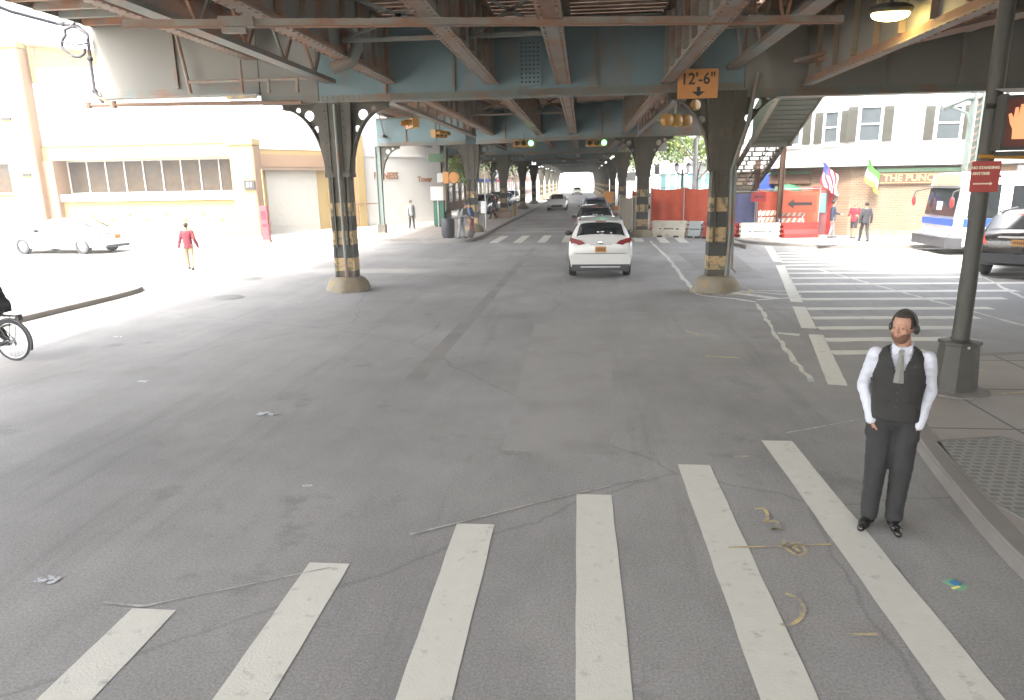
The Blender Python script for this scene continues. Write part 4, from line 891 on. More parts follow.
# sedan (white, left)
def sed_spec(root, one_, k='carwhite'):
    for s_ in (-1, 1):
        mb = one_('tail', True); mb.prism([(.42, .83), (.85, .90), (.885, .80), (.80, .72), (.46, .76)], lambda u, v, w: (-2.415 + w + (u - .42) * .2, s_ * u, v), .28); mb.build('tail_lamp', root)
        mb = one_('head', True); mb.prism([(.45, .62), (.82, .72), (.86, .66), (.8, .58), (.5, .54)], lambda u, v, w: (2.36 - w - (u - .42) * .25, s_ * u, v), .28); mb.build('head_lamp', root)
    mb = one_('plastic'); mb.box((-2.38, 0, .30), (.12, 1.3, .1)); mb.box((2.38, 0, .42), (.10, 1.0, .22)); mb.build('grille', root)
    mb = one_('chrome'); mb.box((-2.425, 0, .82), (.02, .8, .03)); mb.build('trim_strip', root)
    mirrors(root, .65, .95, .98, k); mkplate(root, -2.44, .68)
SED = [(-2.42, .36, .66, .74, .62, .74, .60), (-2.36, .28, .84, .93, .78, .86, .72), (-2.2, .24, .93, .99, .84, .89, .74), (-1.72, .22, .96, 1.03, .86, .905, .72), (-1.02, .21, .96, 1.38, .87, .91, .60), (-.3, .2, .94, 1.445, .88, .91, .61), (.3, .2, .92, 1.42, .88, .91, .61), (1.12, .2, .90, .97, .88, .90, .68), (1.8, .22, .80, .86, .86, .88, .66), (2.25, .26, .66, .72, .78, .82, .6), (2.42, .34, .52, .60, .58, .64, .5)]
sed = make_car('carwhite', SED, 1.84, (-1.42, 1.42), .335, sed_spec, 'sedan', [(3, 4), (4, 5), (5, 6), (6, 7)], (7, 6), (3, 4), 'white sedan driving left along the sunlit side street', 'sedan')
sed.scale = (1.07,) * 3; sed.location = (-23.6, 29.9, 0); sed.rotation_euler = (0, 0, R(176))
# dark suv on the right: boxier
def dsuv_spec(root, one_):
    px = -2.38
    for s_ in (-1, 1):
        mb = one_('tail_on', True); mb.prism([(.70, .92), (.90, 1.0), (.93, 1.25), (.84, 1.25), (.76, 1.02)], lambda u, v, w: (px - .02 + w, s_ * u, v), .25); mb.build('tail_lamp', root)
        mb = one_('black', True); mb.tube([(-1.9, s_ * .62, 1.78), (.3, s_ * .62, 1.82)], .025, 8); mb.build('roof_rail', root)
        mb = one_('head', True); mb.sphere((2.3, s_ * .65, .85), (.14, .2, .1), 12, 6); mb.build('head_lamp', root)
    mb = one_('plastic'); mb.box((px - .02, 0, .55), (.16, 1.8, .24)); mb.build('bumper', root)
    mb = one_('chrome'); mb.box((px - .02, 0, 1.13), (.03, .95, .05)); mb.build('tailgate_trim', root)
    mb = one_('tail_on'); mb.box((px + .36, 0, 1.71), (.03, .3, .04)); mb.build('brake_lamp', root)
    mb = one_('plate'); mirrors(root, .8, 1.0, 1.2, 'cardark'); mkplate(root, px - .02, .98)
DSU = [(-2.38, .5, .98, 1.08, .76, .90, .82), (-2.33, .38, 1.12, 1.24, .86, .94, .80), (-2.26, .34, 1.16, 1.30, .88, .95, .79), (-2.02, .32, 1.18, 1.72, .9, .955, .70), (-1.5, .3, 1.15, 1.77, .92, .96, .71), (-.5, .3, 1.12, 1.80, .93, .96, .72), (.3, .3, 1.1, 1.77, .93, .96, .71), (1.05, .3, 1.1, 1.16, .92, .95, .76), (2.0, .32, 1.04, 1.1, .9, .93, .72), (2.35, .4, .92, .98, .82, .86, .66), (2.42, .46, .72, .82, .66, .7, .5)]
ds = make_car('cardark', DSU, 1.92, (-1.5, 1.4), .38, dsuv_spec, 'suv', [(3, 4), (4, 5), (5, 6), (6, 7)], (7, 6), (2, 3), 'black suv with orange number plate at the right edge, seen from its rear corner', 'suv')
ds.location = (13.2, 21.8, 0); ds.rotation_euler = (0, 0, R(50))
# street traffic and parked cars
place(sed, -2.55, 72, -90, 'white car coming towards us on the left lane under the railway', 'cars far along the street under the railway')
place(suv, .55, 33.5, 90, 'dark suv with red tail lamps just ahead of the white crossover', 'cars driving ahead under the railway', paint='cardark')
place(suv, .8, 47.5, 90, 'dark blue car second ahead of the white crossover', 'cars driving ahead under the railway', paint='carblue')
place(sed, -1.2, 150, -90, 'tiny pale car farthest down the street', 'cars far along the street under the railway', paint='carcream')
pk = 'parked cars along the left far pavement'
for i, (x, y, s_, p, lab) in enumerate([(-8.9, 62, suv, 'cargrey', 'grey car parked nearest beyond the left far columns'), (-9.0, 68.5, sed, 'carwhite', 'white car parked second behind the left far columns'), (-9.2, 75.5, suv, 'cardark', 'black car parked between the left far columns'), (-9.2, 83, sed, 'carblue', 'blue car parked after the black one on the far left'), (-9.2, 90, suv, 'cargrey', 'grey car parked past the blue one on the far left'), (-9.3, 98, sed, 'carcream', 'cream car farthest of the parked row on the left'), (-13.6, 58.5, suv, 'carwhite', 'white car parked in front of the orange brick building')]):
    place(s_, x, y, -92, lab, pk, ZW, p)
place(sed, 7.2, 70, 90, 'white car parked behind the orange fence on the right', 'cars far along the street under the railway', ZW, 'carwhite')
# bus
bus = thing('city_bus', 'white city bus with a blue stripe waiting in the right side street', 'bus', (13.05, 27.35, 0))
Lb, Wb, Hb = 12.2, 2.55, 2.85
mb = one('buswhite', True); prof = [(0, .30), (Wb / 2 - .02, .30), (Wb / 2, .45), (Wb / 2, 2.5), (Wb / 2 - .04, 2.8), (Wb / 2 - .2, Hb - .03), (Wb / 2 - .5, Hb), (0, Hb + .03)]
ring = prof + [(-a, z) for a, z in prof[-2:0:-1]]; nr = len(ring); Vv = []; Ff = []
xs = [(0, .86), (.05, .95), (.22, 1.0), (.8, 1.0), (Lb - .3, 1.0), (Lb, .95)]
for x, s_ in xs:
    for y, z in ring: Vv.append((x + (max(0, z - 1.2) * .12 if x < .3 else 0), y * s_, .3 + (z - .3) * (s_ * .03 + .97)))
for i in range(len(xs) - 1):
    for k in range(nr): Ff.append((i * nr + k, i * nr + (k + 1) % nr, (i + 1) * nr + (k + 1) % nr, (i + 1) * nr + k))
Ff += [tuple(range(nr))[::-1], tuple((len(xs) - 1) * nr + k for k in range(nr))]
mb.add(Vv, Ff); me = boolean_cut(mb.mesh('body'), [(2.6, s_ * Wb / 2, .5, .58) for s_ in (-1, 1)] + [(8.6, s_ * Wb / 2, .5, .58) for s_ in (-1, 1)]); me.set_sharp_from_angle(angle=R(35)); link('body', me, bus)
def slope(x, z): return x + max(0, z - 1.2) * .12
mb = one('carglass')
mb.add([(slope(-.012, 1.35), -1.08, 1.35), (slope(-.012, 1.35), 1.08, 1.35), (slope(-.012, 2.32), 1.06, 2.32), (slope(-.012, 2.32), -1.06, 2.32)], [(0, 1, 2, 3)]); mb.build('windscreen', bus)
mb = one('soffit'); mb.add([(slope(-.016, 2.42), -.95, 2.42), (slope(-.016, 2.42), .95, 2.42), (slope(-.016, 2.82), .9, 2.82), (slope(-.016, 2.82), -.9, 2.82)], [(0, 1, 2, 3)]); mb.mat('roofdark').box((.1, 0, 2.38), (.1, 2.1, .05)); mb.build('destination_panel', bus)
mb = one('busblue'); mb.box((-.02, 0, 1.14), (.05, 2.2, .24)); mb.bbox(.25, Lb - .1, -Wb / 2 - .008, -Wb / 2 - .002, .98, 1.28); mb.build('stripe', bus)
mb = one('flagwhite'); 
for i in range(6): mb.bbox(1.2 + i * .13, 1.28 + i * .13, -Wb / 2 - .014, -Wb / 2 - .009, 1.08, 1.18)
mb.build('side_marking', bus)
for (a, b_, z0, z1) in ((.35, 1.35, .55, 2.45), (1.75, 3.1, 1.35, 2.4), (3.2, 4.55, 1.35, 2.4), (4.65, 6.0, 1.35, 2.4), (6.1, 7.3, .55, 2.45), (7.4, 8.8, 1.35, 2.4), (8.9, 10.3, 1.35, 2.4), (10.4, 11.7, 1.35, 2.4)):
    mb = one('carglass'); mb.bbox(a, b_, -Wb / 2 - .016, -Wb / 2 - .003, z0 + (.75 if z0 < 1 else 0), z1); mb.build('side_window', bus)
mb = one('cardy'); mb.bbox(4.1, 4.3, -Wb / 2 - .024, -Wb / 2 - .018, 1.5, 1.75); mb.mat('flagwhite').bbox(5.2, 5.4, -Wb / 2 - .024, -Wb / 2 - .018, 1.5, 1.9); mb.mat('shelter').bbox(.03, .05, -.1, .25, 1.45, 1.85); mb.build('notice', bus)
mb = one('busgrey', True); mb.bbox(-.28, .3, -1.28, 1.28, .28, .62); mb.build('bumper', bus)
mb = one('galv', True)
mb.tube([(-.30, -.9, .66), (-.34, -.9, .72), (-.34, .9, .72), (-.30, .9, .66)], .022, 6); mb.build('bicycle_rack', bus)
for s_ in (-1, 1):
    mb = one('head', True); mb.sphere((-.02, s_ * .95, .82), (.06, .16, .11), 12, 6); mb.build('head_lamp', bus)
    mb = one('black', True); mb.tube([(.1, s_ * 1.1, 2.3), (-.25, s_ * 1.4, 2.2), (-.3, s_ * 1.42, 2.0)], .025, 6); mb.mat('red').sphere((-.28, s_ * 1.42, 1.85), (.06, .12, .2), 10, 8); mb.build('mirror', bus)
    for x in (2.6, 8.6):
        w_ = one('rubber', True); w_.lathe([(.28, -.14), (.46, -.14), (.5, -.1), (.5, .1), (.46, .14), (.28, .14), (.28, -.14)], n=24, axis='Y'); o = w_.build('wheel', bus, (x, s_ * (Wb / 2 - .16), .5)); r_ = one('galv', True); r_.lathe([(.29, 0), (.0, s_ * .08)], n=20, axis='Y'); r_.build('rim', o)
mb = one('roofdark'); mb.bbox(3, 9, -.9, .9, Hb + .02, Hb + .25); mb.build('roof_unit', bus)
mb = one('black'); mb.bbox(.5, Lb - .4, -1.0, 1.0, .22, .5); mb.build('underbody', bus)

# ------------------------------------------------------------------ water filled barriers, fences, construction signs
GB = 'water filled barriers in front of the construction fence'
def barrier(p, q, k, label, h=.80, marks=True):
    p, q = Vector((*p, 0)), Vector((*q, 0)); d = q - p; L_ = d.length; t = thing('plastic_barrier', label, 'barrier', p, math.atan2(d.y, d.x), GB)
    mb = one(k); n_ = 6; P = [(-.30, .0), (-.30, .10), (-.26, .30), (-.17, .50), (-.14, h), (.14, h), (.17, .50), (.26, .30), (.30, .10), (.30, 0)]
    mb.prism(P, lambda u, v, w: (w + .07, u, v), L_ - .14)
    for i in range(4):
        for x in (.0, L_): mb.box((.035 if x == 0 else L_ - .035, 0, .12 + i * .2), (.09, .26, .10))
    mb.build('shell', t)
    mb = one('black')
    for x in (L_ * .27, L_ * .73): mb.box((x, -.285, .05), (.26, .05, .09))
    mb.build('fork_slot', t)
    if marks:
        mb = one('black')
        for i in range(5): mb.box((L_ / 2 - .2 + i * .1, -.222, .42), (.06, .01, .07), 0, Matrix.Rotation(.42, 3, 'X'))
        mb.box((L_ / 2 - .42, -.222, .42), (.1, .01, .05), 0, Matrix.Rotation(.42, 3, 'X')); mb.box((L_ / 2 + .45, -.222, .42), (.16, .01, .05), 0, Matrix.Rotation(.42, 3, 'X')); mb.build('stencil', t)
barrier((3.5, 35.9), (5.15, 35.2), 'beige', 'beige barrier just right of the second right column')
barrier((5.2, 35.15), (5.85, 34.8), 'grey_pl', 'short grey barrier between the beige and red ones')
barrier((5.9, 34.7), (6.5, 34.1), 'redplastic', 'red barrier immediately left of the near right column', marks=False)
b1 = barrier((6.45, 33.9), (7.2, 33.3), 'redplastic', 'red barrier partly behind the right side of the near column', marks=False)
barrier((7.22, 33.25), (8.95, 32.95), 'beige', 'pale barrier with dark stencil beneath the station stair')
barrier((8.98, 32.95), (10.7, 33.3), 'redplastic', 'long red barrier under the arrow sign', marks=False)
def mesh_fence(P, h, k, label, z=0.):
    t = thing('construction_fence', label, 'fence')
    mb = one('galv', True)
    for x, y in P: mb.tube([(x, y, z), (x, y, z + h + .05)], .025, 6)
    for i in range(len(P) - 1):
        mb.tube([(*P[i], z + h), (*P[i + 1], z + h)], .02, 6); mb.tube([(*P[i], z + .15), (*P[i + 1], z + .15)], .02, 6)
    mb.build('frame', t)
    for i in range(len(P) - 1):
        mb = one(k, True); a, b_ = Vector((*P[i], 0)), Vector((*P[i + 1], 0)); nn = max(8, int((b_ - a).length * 6)); nm = Vector((-(b_ - a).y, (b_ - a).x, 0)).normalized(); Vv = []
        for j in range(nn + 1):
            p = a.lerp(b_, j / nn); off_ = .035 * math.sin(j * 1.7 + i) + random.uniform(-.02, .02); sg = .10 * math.sin(PI * j / nn)
            for z_, o_ in ((.18, off_), (.18 + h * .5, off_ * 1.4), (h - sg - .02, off_ * .4)): q = p + nm * (o_ + .04); Vv.append((q.x, q.y, z + z_))
        mb.add(Vv, [(3 * j + c, 3 * j + c + 1, 3 * j + c + 4, 3 * j + c + 3) for j in range(nn) for c in range(2)]); mb.build('mesh_panel', t)
    return t
mesh_fence([(3.55, 37.6), (5.2, 37.2), (6.5, 36.4), (7.0, 36.0)], 2.4, 'orangemesh', 'orange netting fence between the two right columns')
mesh_fence([(7.05, 34.5), (8.1, 34.2)], 2.05, 'bluetarp', 'blue shaded fence panel beneath the station stair', ZW)
mesh_fence([(8.15, 34.1), (9.2, 33.95), (11.0, 34.2)], 2.15, 'orangemesh', 'orange netting fence carrying the large arrow sign', ZW)
mesh_fence([(2.15, 42), (2.6, 37.3), (3.3, 36.6)], 1.95, 'tanfence', 'tan netting fence running back beside the second right column')
mesh_fence([(3.4, 37.8), (3.6, 46), (3.9, 56)], 2.1, 'orangemesh', 'long orange fence running away along the right roadside')
def arrow_sign(loc, w, h, label, k='arrowor'):
    t = thing('arrow_sign', label, 'sign', loc, 0, 'arrow signs on the construction fence'); mb = one(k); mb.bbox(-w / 2, w / 2, -.02, .02, -h / 2, h / 2); mb.build('panel', t)
    s_ = w * .36; me = plate_with_holes([(-s_, 0), (-s_ * .45, s_ * .42), (-s_ * .5, s_ * .12), (s_, s_ * .12), (s_, -s_ * .12), (-s_ * .5, -s_ * .12), (-s_ * .45, -s_ * .42)], [], .006, 'black', 'arrow'); o = link('arrow', me, t, (0, -.026, 0)); o.rotation_euler = (PI / 2, 0, 0)
arrow_sign((9.85, 33.35, 1.62), 1.5, .78, 'large orange sign with a black left arrow above the red barrier')
arrow_sign((8.05, 33.5, 1.95), .66, .42, 'smaller red sign with a left arrow behind the brown post', 'red')
def barricade(loc, rz, label):
    t = thing('barricade', label, 'barricade', loc, rz, 'striped barricades behind the barriers')
    for j in (0, 1):
        mb = one('flagwhite'); mb.bbox(-.6, .6, -.02, .02, .62 + j * .3, .84 + j * .3); mb.mat('orange')
        for i in range(5): x = -.55 + i * .24; mb.prism([(x, .625 + j * .3), (x + .1, .625 + j * .3), (x + .2, .835 + j * .3), (x + .1, .835 + j * .3)], lambda u, v, w: (u, -.027 + w, v), .006)
        mb.build('board', t)
    mb = one('galv')
    for s_ in (-.5, .5): mb.beam((s_, -.3, 0), (s_, 0, 1.2), .04, .04); mb.beam((s_, .3, 0), (s_, 0, 1.2), .04, .04)
    mb.build('leg', t)
barricade((8.6, 33.62, ZW + .05), R(25), 'striped barricade standing behind the pale barrier'); barricade((9.6, 33.70, ZW), R(-8), 'striped barricade standing behind the long red barrier')
mb = one('orange', True); mb.lathe([(.28, 0), (.28, .9), (.2, 1.1), (0, 1.12)], n=16); mb.mat('flagwhite').lathe([(.285, .3), (.285, .5)], n=16); mb.mat('flagwhite').lathe([(.285, .65), (.285, .8)], n=16)
d0 = mb.build('traffic_drum', loc=(2.3, 49, 0)); tag(d0, 'orange and white traffic drum near the far right columns', 'traffic drum')
mb = one('orange'); mb.bbox(-.5, .5, -.02, .02, .8, 1.8); mb.mat('black').bbox(-.03, .03, -.01, .05, 0, .8); tag(mb.build('work_sign', loc=(2.35, 66, 0)), 'orange work sign standing far off between the right columns', 'sign')
# ------------------------------------------------------------------ street furniture
def bevel_box(mb, x0, x1, y0, y1, z0, z1): mb.bbox(x0, x1, y0, y1, z0, z1)
# right hand light pole with its base, the walk signal and the red sign
lp = thing('light_pole', 'dark lamp pole on a tapered iron base at the near right corner', 'pole', (4.72, 8.95, ZW))
mb = one('polegr'); mb.prism([(-.30, 0), (-.255, .62), (.255, .62), (.30, 0)], lambda u, v, w: (u, w - .27, v), .54)
mb2 = MB().mat('polegr')
Vv = []; n8 = 8
for r, z in ((.26, 0), (.25, .05), (.215, .60), (.235, .61), (.235, .65), (.115, .67)):
    for k in range(8): a = PI / 8 + k * PI / 4; Vv.append((r * math.cos(a) * 1.02, r * math.sin(a) * 1.02, z))
mb2.add(Vv, [(i * 8 + k, i * 8 + (k + 1) % 8, (i + 1) * 8 + (k + 1) % 8, (i + 1) * 8 + k) for i in range(5) for k in range(8)]); mb2.mat('galv').sphere((0, -.215, .60), .02, 8, 6)
mb2.build('base', lp)
mb = one('polegr', True); mb.lathe([(.10, .65), (.098, .9), (.088, 3.5), (.08, 6.4)], n=18); mb.build('shaft', lp)
mb = one('kerb', True); mb.lathe([(.42, -.02), (.40, .012), (.34, .02), (.0, .05)], n=20); mb.build('plinth', lp)
ps = thing('pedestrian_signal', 'pedestrian signal showing a lit orange raised hand, on the near right pole', 'pedestrian signal', (4.93, 8.72, 3.36), R(-6))
mb = one('polegr'); mb.bbox(-.24, .24, 0, .20, -.30, .30); mb.build('housing', ps)
mb = one('sigred'); mb.bbox(-.205, .205, -.012, -.002, -.26, .26); mb.build('face', ps)
mb = one('offwhite'); mb.add([(-.28, -.22, .30), (.28, -.22, .30), (.28, .1, .38), (-.28, .1, .38)], [(0, 1, 2, 3)]); mb.mat('polegr').bbox(-.27, -.245, -.2, 0, -.3, .3); mb.bbox(.245, .27, -.2, 0, -.3, .3); mb.build('hood', ps)
H_ = [(-.07, -.17), (-.075, -.06), (-.105, .0), (-.13, .10), (-.105, .115), (-.08, .06), (-.072, .17), (-.045, .175), (-.038, .07), (-.025, .205), (.003, .205), (.01, .07), (.03, .18), (.055, .17), (.05, .05), (.055, .0), (.10, .055), (.125, .035), (.085, -.05), (.065, -.10), (.06, -.17)]
me = plate_with_holes([(x * 1.1, y) for x, y in H_], [], .006, 'hand', 'hand_symbol'); o = link('hand_symbol', me, ps, (-.01, -.018, -.01)); o.rotation_euler = (PI / 2, 0, 0)
mb = one('sigyel', True); mb.tube([(-.35, .1, -.36), (.15, .1, -.38)], .025, 8); mb.mat('polegr').tube([(-.34, .14, .2), (-.05, .1, .2)], .03, 8); mb.bbox(-.2, .2, .0, .2, -.36, -.31); mb.build('bracket', ps)
rs = thing('parking_sign', 'red sign with pale lettering and a right arrow strapped to the pole', 'sign', (4.66, 8.80, 2.77), R(-4))
mb = one('signred'); mb.bbox(-.155, .155, -.006, .0, -.175, .175); mb.build('panel', rs); text('NO STANDING', .043, 'signcream', rs, (-.01, -.011, .10), bold=.002); text('ANYTIME', .043, 'signcream', rs, (-.05, -.011, .035), bold=.002)
me = plate_with_holes([(-.12, .008), (.06, .008), (.06, .022), (.085, 0), (.06, -.022), (.06, -.008), (-.12, -.008)], [], .003, 'signcream', 'arrow'); o = link('arrow', me, rs, (0, -.010, -.08)); o.rotation_euler = (PI / 2, 0, 0)
mb = one('galv'); mb.bbox(-.02, .02, .001, .06, -.12, .12); mb.mat('polegr').sphere((.165, .0, 0), .016, 8, 6); mb.build('strap', rs)
# outer column by the bus with its bracket
t = thing('station_column', 'green station column with a curved bracket rising behind the bus', 'column', (16.2, 31.6, ZW))
mb = one('polegreen'); mb.bbox(-.34, -.28, -.2, .2, 0, 6.0); mb.bbox(.28, .34, -.2, .2, 0, 6.0); mb.bbox(-.06, .06, -.2, .2, .002, 6.0)
for i in range(20): mb.mat('brownpost').beam((-.28, -.19, .3 + i * .28), (-.06, -.19, .44 + i * .28), .03, .03); mb.beam((.28, -.19, .3 + i * .28), (.06, -.19, .44 + i * .28), .03, .03)
mb.build('shaft', t)
mb = one('polegreen', True); mb.tube([(.3, 0, 4.3), (.8, 0, 5.1), (1.3, 0, 5.6)], .07, 8); mb.build('bracket', t); mb = one('polegreen', True); mb.tube([(-.3, 0, 4.6), (-.5, 0, 5.1), (-1.3, 0, 5.45)], .06, 8); mb.tube([(-1.5, 0, 5.35), (-.6, 0, 5.7), (.9, 0, 5.8)], .13, 10); mb.build('bracket', t)
# green kiosk, white notice, small walk signal and slim poles at the far left corner
t = thing('pole', 'tall slim dark pole at the far left corner', 'pole', (-8.6, 44.5, ZW)); mb = one('polegr', True); mb.lathe([(.13, 0), (.11, .3), (.10, 6.0), (.09, 7.6)], n=12); mb.mat('polegr').lathe([(.25, 0), (.22, .9), (.12, 1.0)], n=12); mb.build('shaft', t)
mb = one('signgreen'); mb.bbox(-1.15, -.15, -.02, .02, 4.0, 4.5); mb.build('street_sign', t)
t = thing('newspaper_box', 'green street kiosk box at the far left corner', 'box', (-9.05, 44.1, ZW)); mb = one('boxgreen'); mb.bbox(-.35, .30, -.25, .25, .1, 1.55); mb.mat('roofdark').bbox(-.38, .33, -.28, .28, 1.55, 1.62); mb.build('cabinet', t); mb = one('black'); mb.bbox(-.3, .25, -.2, .2, 0, .1); mb.build('base', t)
t = thing('notice_board', 'white notice panel above the green box', 'sign', (-9.1, 43.75, 2.2)); mb = one('offwhite'); mb.bbox(-.42, .38, -.02, .02, -.42, .42); mb.mat('galv').bbox(-.03, .03, .022, .08, -2.05, .42); mb.build('panel', t)
ps2 = thing('pedestrian_signal', 'small orange walk signal with a pale box at the far left corner', 'pedestrian signal', (-8.5, 44.1, 3.15)); mb = one('orange'); mb.bbox(-.24, .10, -.1, .1, -.35, .35); mb.build('housing', ps2); mb = one('offwhite'); mb.bbox(-.62, -.26, -.1, .1, -.28, .28); mb.build('panel', ps2); mb = one('orange', True); mb.lathe([(0, -.06), (.33, -.05), (.36, .06), (0, .08)], (.42, 0, 0), 14, 'Y'); mb.build('disc', ps2)
t = thing('sign_post', 'thin pole with a small pale plate beside the second left column', 'pole', (-5.75, 41.5, ZW)); mb = one('galv', True); mb.lathe([(.035, 0), (.035, 3.6)], n=8); mb.build('shaft', t); mb = one('flagwhite'); mb.bbox(-.28, .05, -.03, -.01, .9, 1.6); mb.build('panel', t)
t = thing('litter_bin', 'dark grey round litter bin at the far left corner', 'litter bin', (-6.75, 34.75, ZW)); mb = one('plastic', True); mb.lathe([(.27, 0), (.33, .1), (.34, .85), (.30, .95), (.2, .97), (0, .97)], n=18); mb.build('body', t)
mb = one('cl_grey', True); mb.sphere((0, 0, .2), (.2, .15, .2), 12, 8); tag(mb.build('sack', loc=(-5.6, 34.6, ZW)), 'small dark bag on the kerb by the man bending forward', 'bag')
t = thing('planter', 'low reddish planter box at the foot of the third left column', 'planter', (-6.1, 53.9, ZW)); mb = one('rust'); mb.bbox(-.7, .6, -.5, -.28, 0, .5); mb.bbox(-.7, .6, .28, .5, 0, .5); mb.mat('cream').bbox(-.85, -.7, -.5, .5, 0, .75); mb.build('box', t)
t = thing('bollard', 'cream bollard on the kerb past the third left column', 'bollard', (-5.45, 56.5, ZW)); mb = one('cream', True); mb.lathe([(.16, 0), (.16, .9), (.1, 1.0), (0, 1.02)], n=12); mb.build('body', t)
# red call box
t = thing('call_box', 'tall red call box post on the sunlit left corner', 'call box', (-15.5, 33.0, ZW), R(5)); mb = one('callred'); mb.bbox(-.17, .17, -.14, .14, 0, 1.75); mb.mat('soffit').bbox(-.20, .20, -.17, .17, -.02, .12); mb.build('post', t); mb = one('cl_maroon'); mb.bbox(-.11, .11, -.152, -.142, 1.1, 1.5); mb.bbox(-.1, .12, -.152, -.142, .75, .9); mb.build('door', t)
mb = one('brownpost', True); mb.tube([(.18, 0, .9), (.3, 0, .95)], .04, 6); mb.build('nozzle', t)
t = thing('parking_meter', 'thin dark pole behind the red call box', 'pole', (-15.7, 33.6, ZW)); mb = one('cream', True); mb.lathe([(.03, 0), (.03, 3.5)], n=8); mb.build('shaft', t)
# poles on the right
t = thing('utility_pole', 'tall grey pole with a diagonal brace between the two right columns', 'pole', (5.9, 38.6, 0)); mb = one('galv', True); mb.lathe([(.12, 0), (.10, 4.9)], n=12); mb.tube([(-.9, 0, 4.9), (-.05, 0, 3.9)], .05, 6); mb.build('shaft', t)
t = thing('street_lamp', 'twin lantern street lamp on the right behind the orange fence', 'street lamp', (6.0, 44.0, 0)); mb = one('polegr', True); mb.lathe([(.14, 0), (.10, .4), (.06, 3.1), (.06, 3.4)], n=12); mb.tube([(-.35, 0, 3.2), (0, 0, 3.05), (.35, 0, 3.2)], .04, 8); mb.build('post', t)
for s_ in (-.35, .35): mb = one('shelter', True); mb.lathe([(.07, 3.2), (.16, 3.5), (.17, 3.6)], (s_, 0, 0), 12); mb.mat('polegr').lathe([(.19, 3.6), (.05, 3.78), (0, 3.8)], (s_, 0, 0), 12); mb.build('lantern', t)
mb = one('offwhite'); mb.bbox(-.9, .9, 0, .06, 2.6, 3.4); mb.mat('galv').bbox(-.05, .05, .062, .12, 0, 3.4); tag(mb.build('street_sign', loc=(4.2, 70, ZW)), 'pale far off street sign between the right columns', 'sign')

# ------------------------------------------------------------------ trees
def tree(x, y, h, cr, seed, k, label, n=2600, name='street_tree'):
    random.seed(seed); t = thing(name, label, 'tree', (x, y, 0), group='trees along the street'); mb = one('bark', True); limbs = []
    mb.tube([(0, 0, 0), (.05, .02, h * .25), (-.05, .05, h * .5), (.08, 0, h * .8)], [.22, .17, .13, .05], 9)
    for i in range(9):
        a = random.uniform(0, 2 * PI); z0 = h * random.uniform(.3, .65); r = cr * random.uniform(.5, .9); e = (r * math.cos(a), r * math.sin(a), z0 + h * random.uniform(.12, .3)); limbs.append(e)
        mb.tube([(0, .03, z0), (e[0] * .5, e[1] * .5, z0 + (e[2] - z0) * .6), e], [.08, .05, .02], 6)
    mb.build('trunk', t)
    cl = [(*l, cr * random.uniform(.3, .5)) for l in limbs] + [(random.uniform(-.5, .5) * cr, random.uniform(-.5, .5) * cr, h * random.uniform(.6, .95), cr * random.uniform(.3, .5)) for _ in range(8)]
    mb = one(k)
    for i in range(n):
        c = random.choice(cl); d = Vector((random.gauss(0, 1), random.gauss(0, 1), random.gauss(0, .8))); d = d.normalized() * c[3] * random.uniform(.35, 1.1); p = Vector(c[:3]) + d
        a = Vector((random.gauss(0, 1), random.gauss(0, 1), random.gauss(0, 1))).normalized(); b_ = a.cross(Vector((random.random(), random.random(), random.random()))).normalized(); s_ = random.uniform(.09, .2)
        mb.add([p - a * s_, p + b_ * s_ * .5, p + a * s_, p - b_ * s_ * .5], [(0, 1, 2, 3)])
    mb.build('crown', t)
tree(9.0, 58, 8.5, 3.2, 1, 'leaf2', 'bright leafy tree nearest behind the orange fence'); tree(6.6, 74, 9.5, 3.6, 2, 'leaf2', 'tree seen through the arch between the right columns'); tree(11.5, 84, 10, 4, 3, 'leaf', 'tree beyond the pale pavilion on the right')
tree(7.4, 98, 9, 3.5, 4, 'leaf2', 'tree farther down the right side of the street'); tree(13.5, 104, 11, 4.2, 5, 'leaf', 'tall tree at the back of the right side'); tree(7.2, 122, 9, 3.5, 6, 'leaf2', 'last visible tree on the right side', 1800)
tree(-12.3, 62.5, 6.8, 2.4, 7, 'leaf2', 'small tree in front of the orange brick building'); tree(-10.8, 84, 7.5, 2.6, 8, 'leaf', 'tree beside the parked cars on the far left', 1800)
tree(-11.2, 118, 8, 2.8, 9, 'leaf2', 'tree farthest along the left side', 1500)
random.seed(5)

# ------------------------------------------------------------------ people
def cap(mb, p, q, r0, r1, n=12):
    p, q = Vector(p), Vector(q); m_ = 4; P = []; r = []
    d = (q - p).normalized()
    for i in range(m_): a = PI / 2 * (1 - i / m_); P.append(p - d * r0 * math.sin(a)); r.append(max(.001, r0 * math.cos(a)))
    P += [p, q]; r += [r0, r1]
    for i in range(1, m_ + 1): a = PI / 2 * i / m_; P.append(q + d * r1 * math.sin(a)); r.append(max(.001, r1 * math.cos(a)))
    mb.tube(P, r, n)
def loft(mb, rows, n=20):
    """rows: (z, cx, cy, rx, ry) from bottom to top"""
    V_ = []
    for z, cx, cy, rx, ry in rows:
        for k in range(n):
            t = 2 * PI * k / n; c, s_ = math.cos(t), math.sin(t); e = .82
            V_.append((cx + rx * math.copysign(abs(c) ** e, c), cy + ry * math.copysign(abs(s_) ** e, s_), z))
    F_ = [(i * n + k, i * n + (k + 1) % n, (i + 1) * n + (k + 1) % n, (i + 1) * n + k) for i in range(len(rows) - 1) for k in range(n)]
    F_ += [tuple(range(n))[::-1], tuple((len(rows) - 1) * n + k for k in range(n))]
    mb.add(V_, F_)
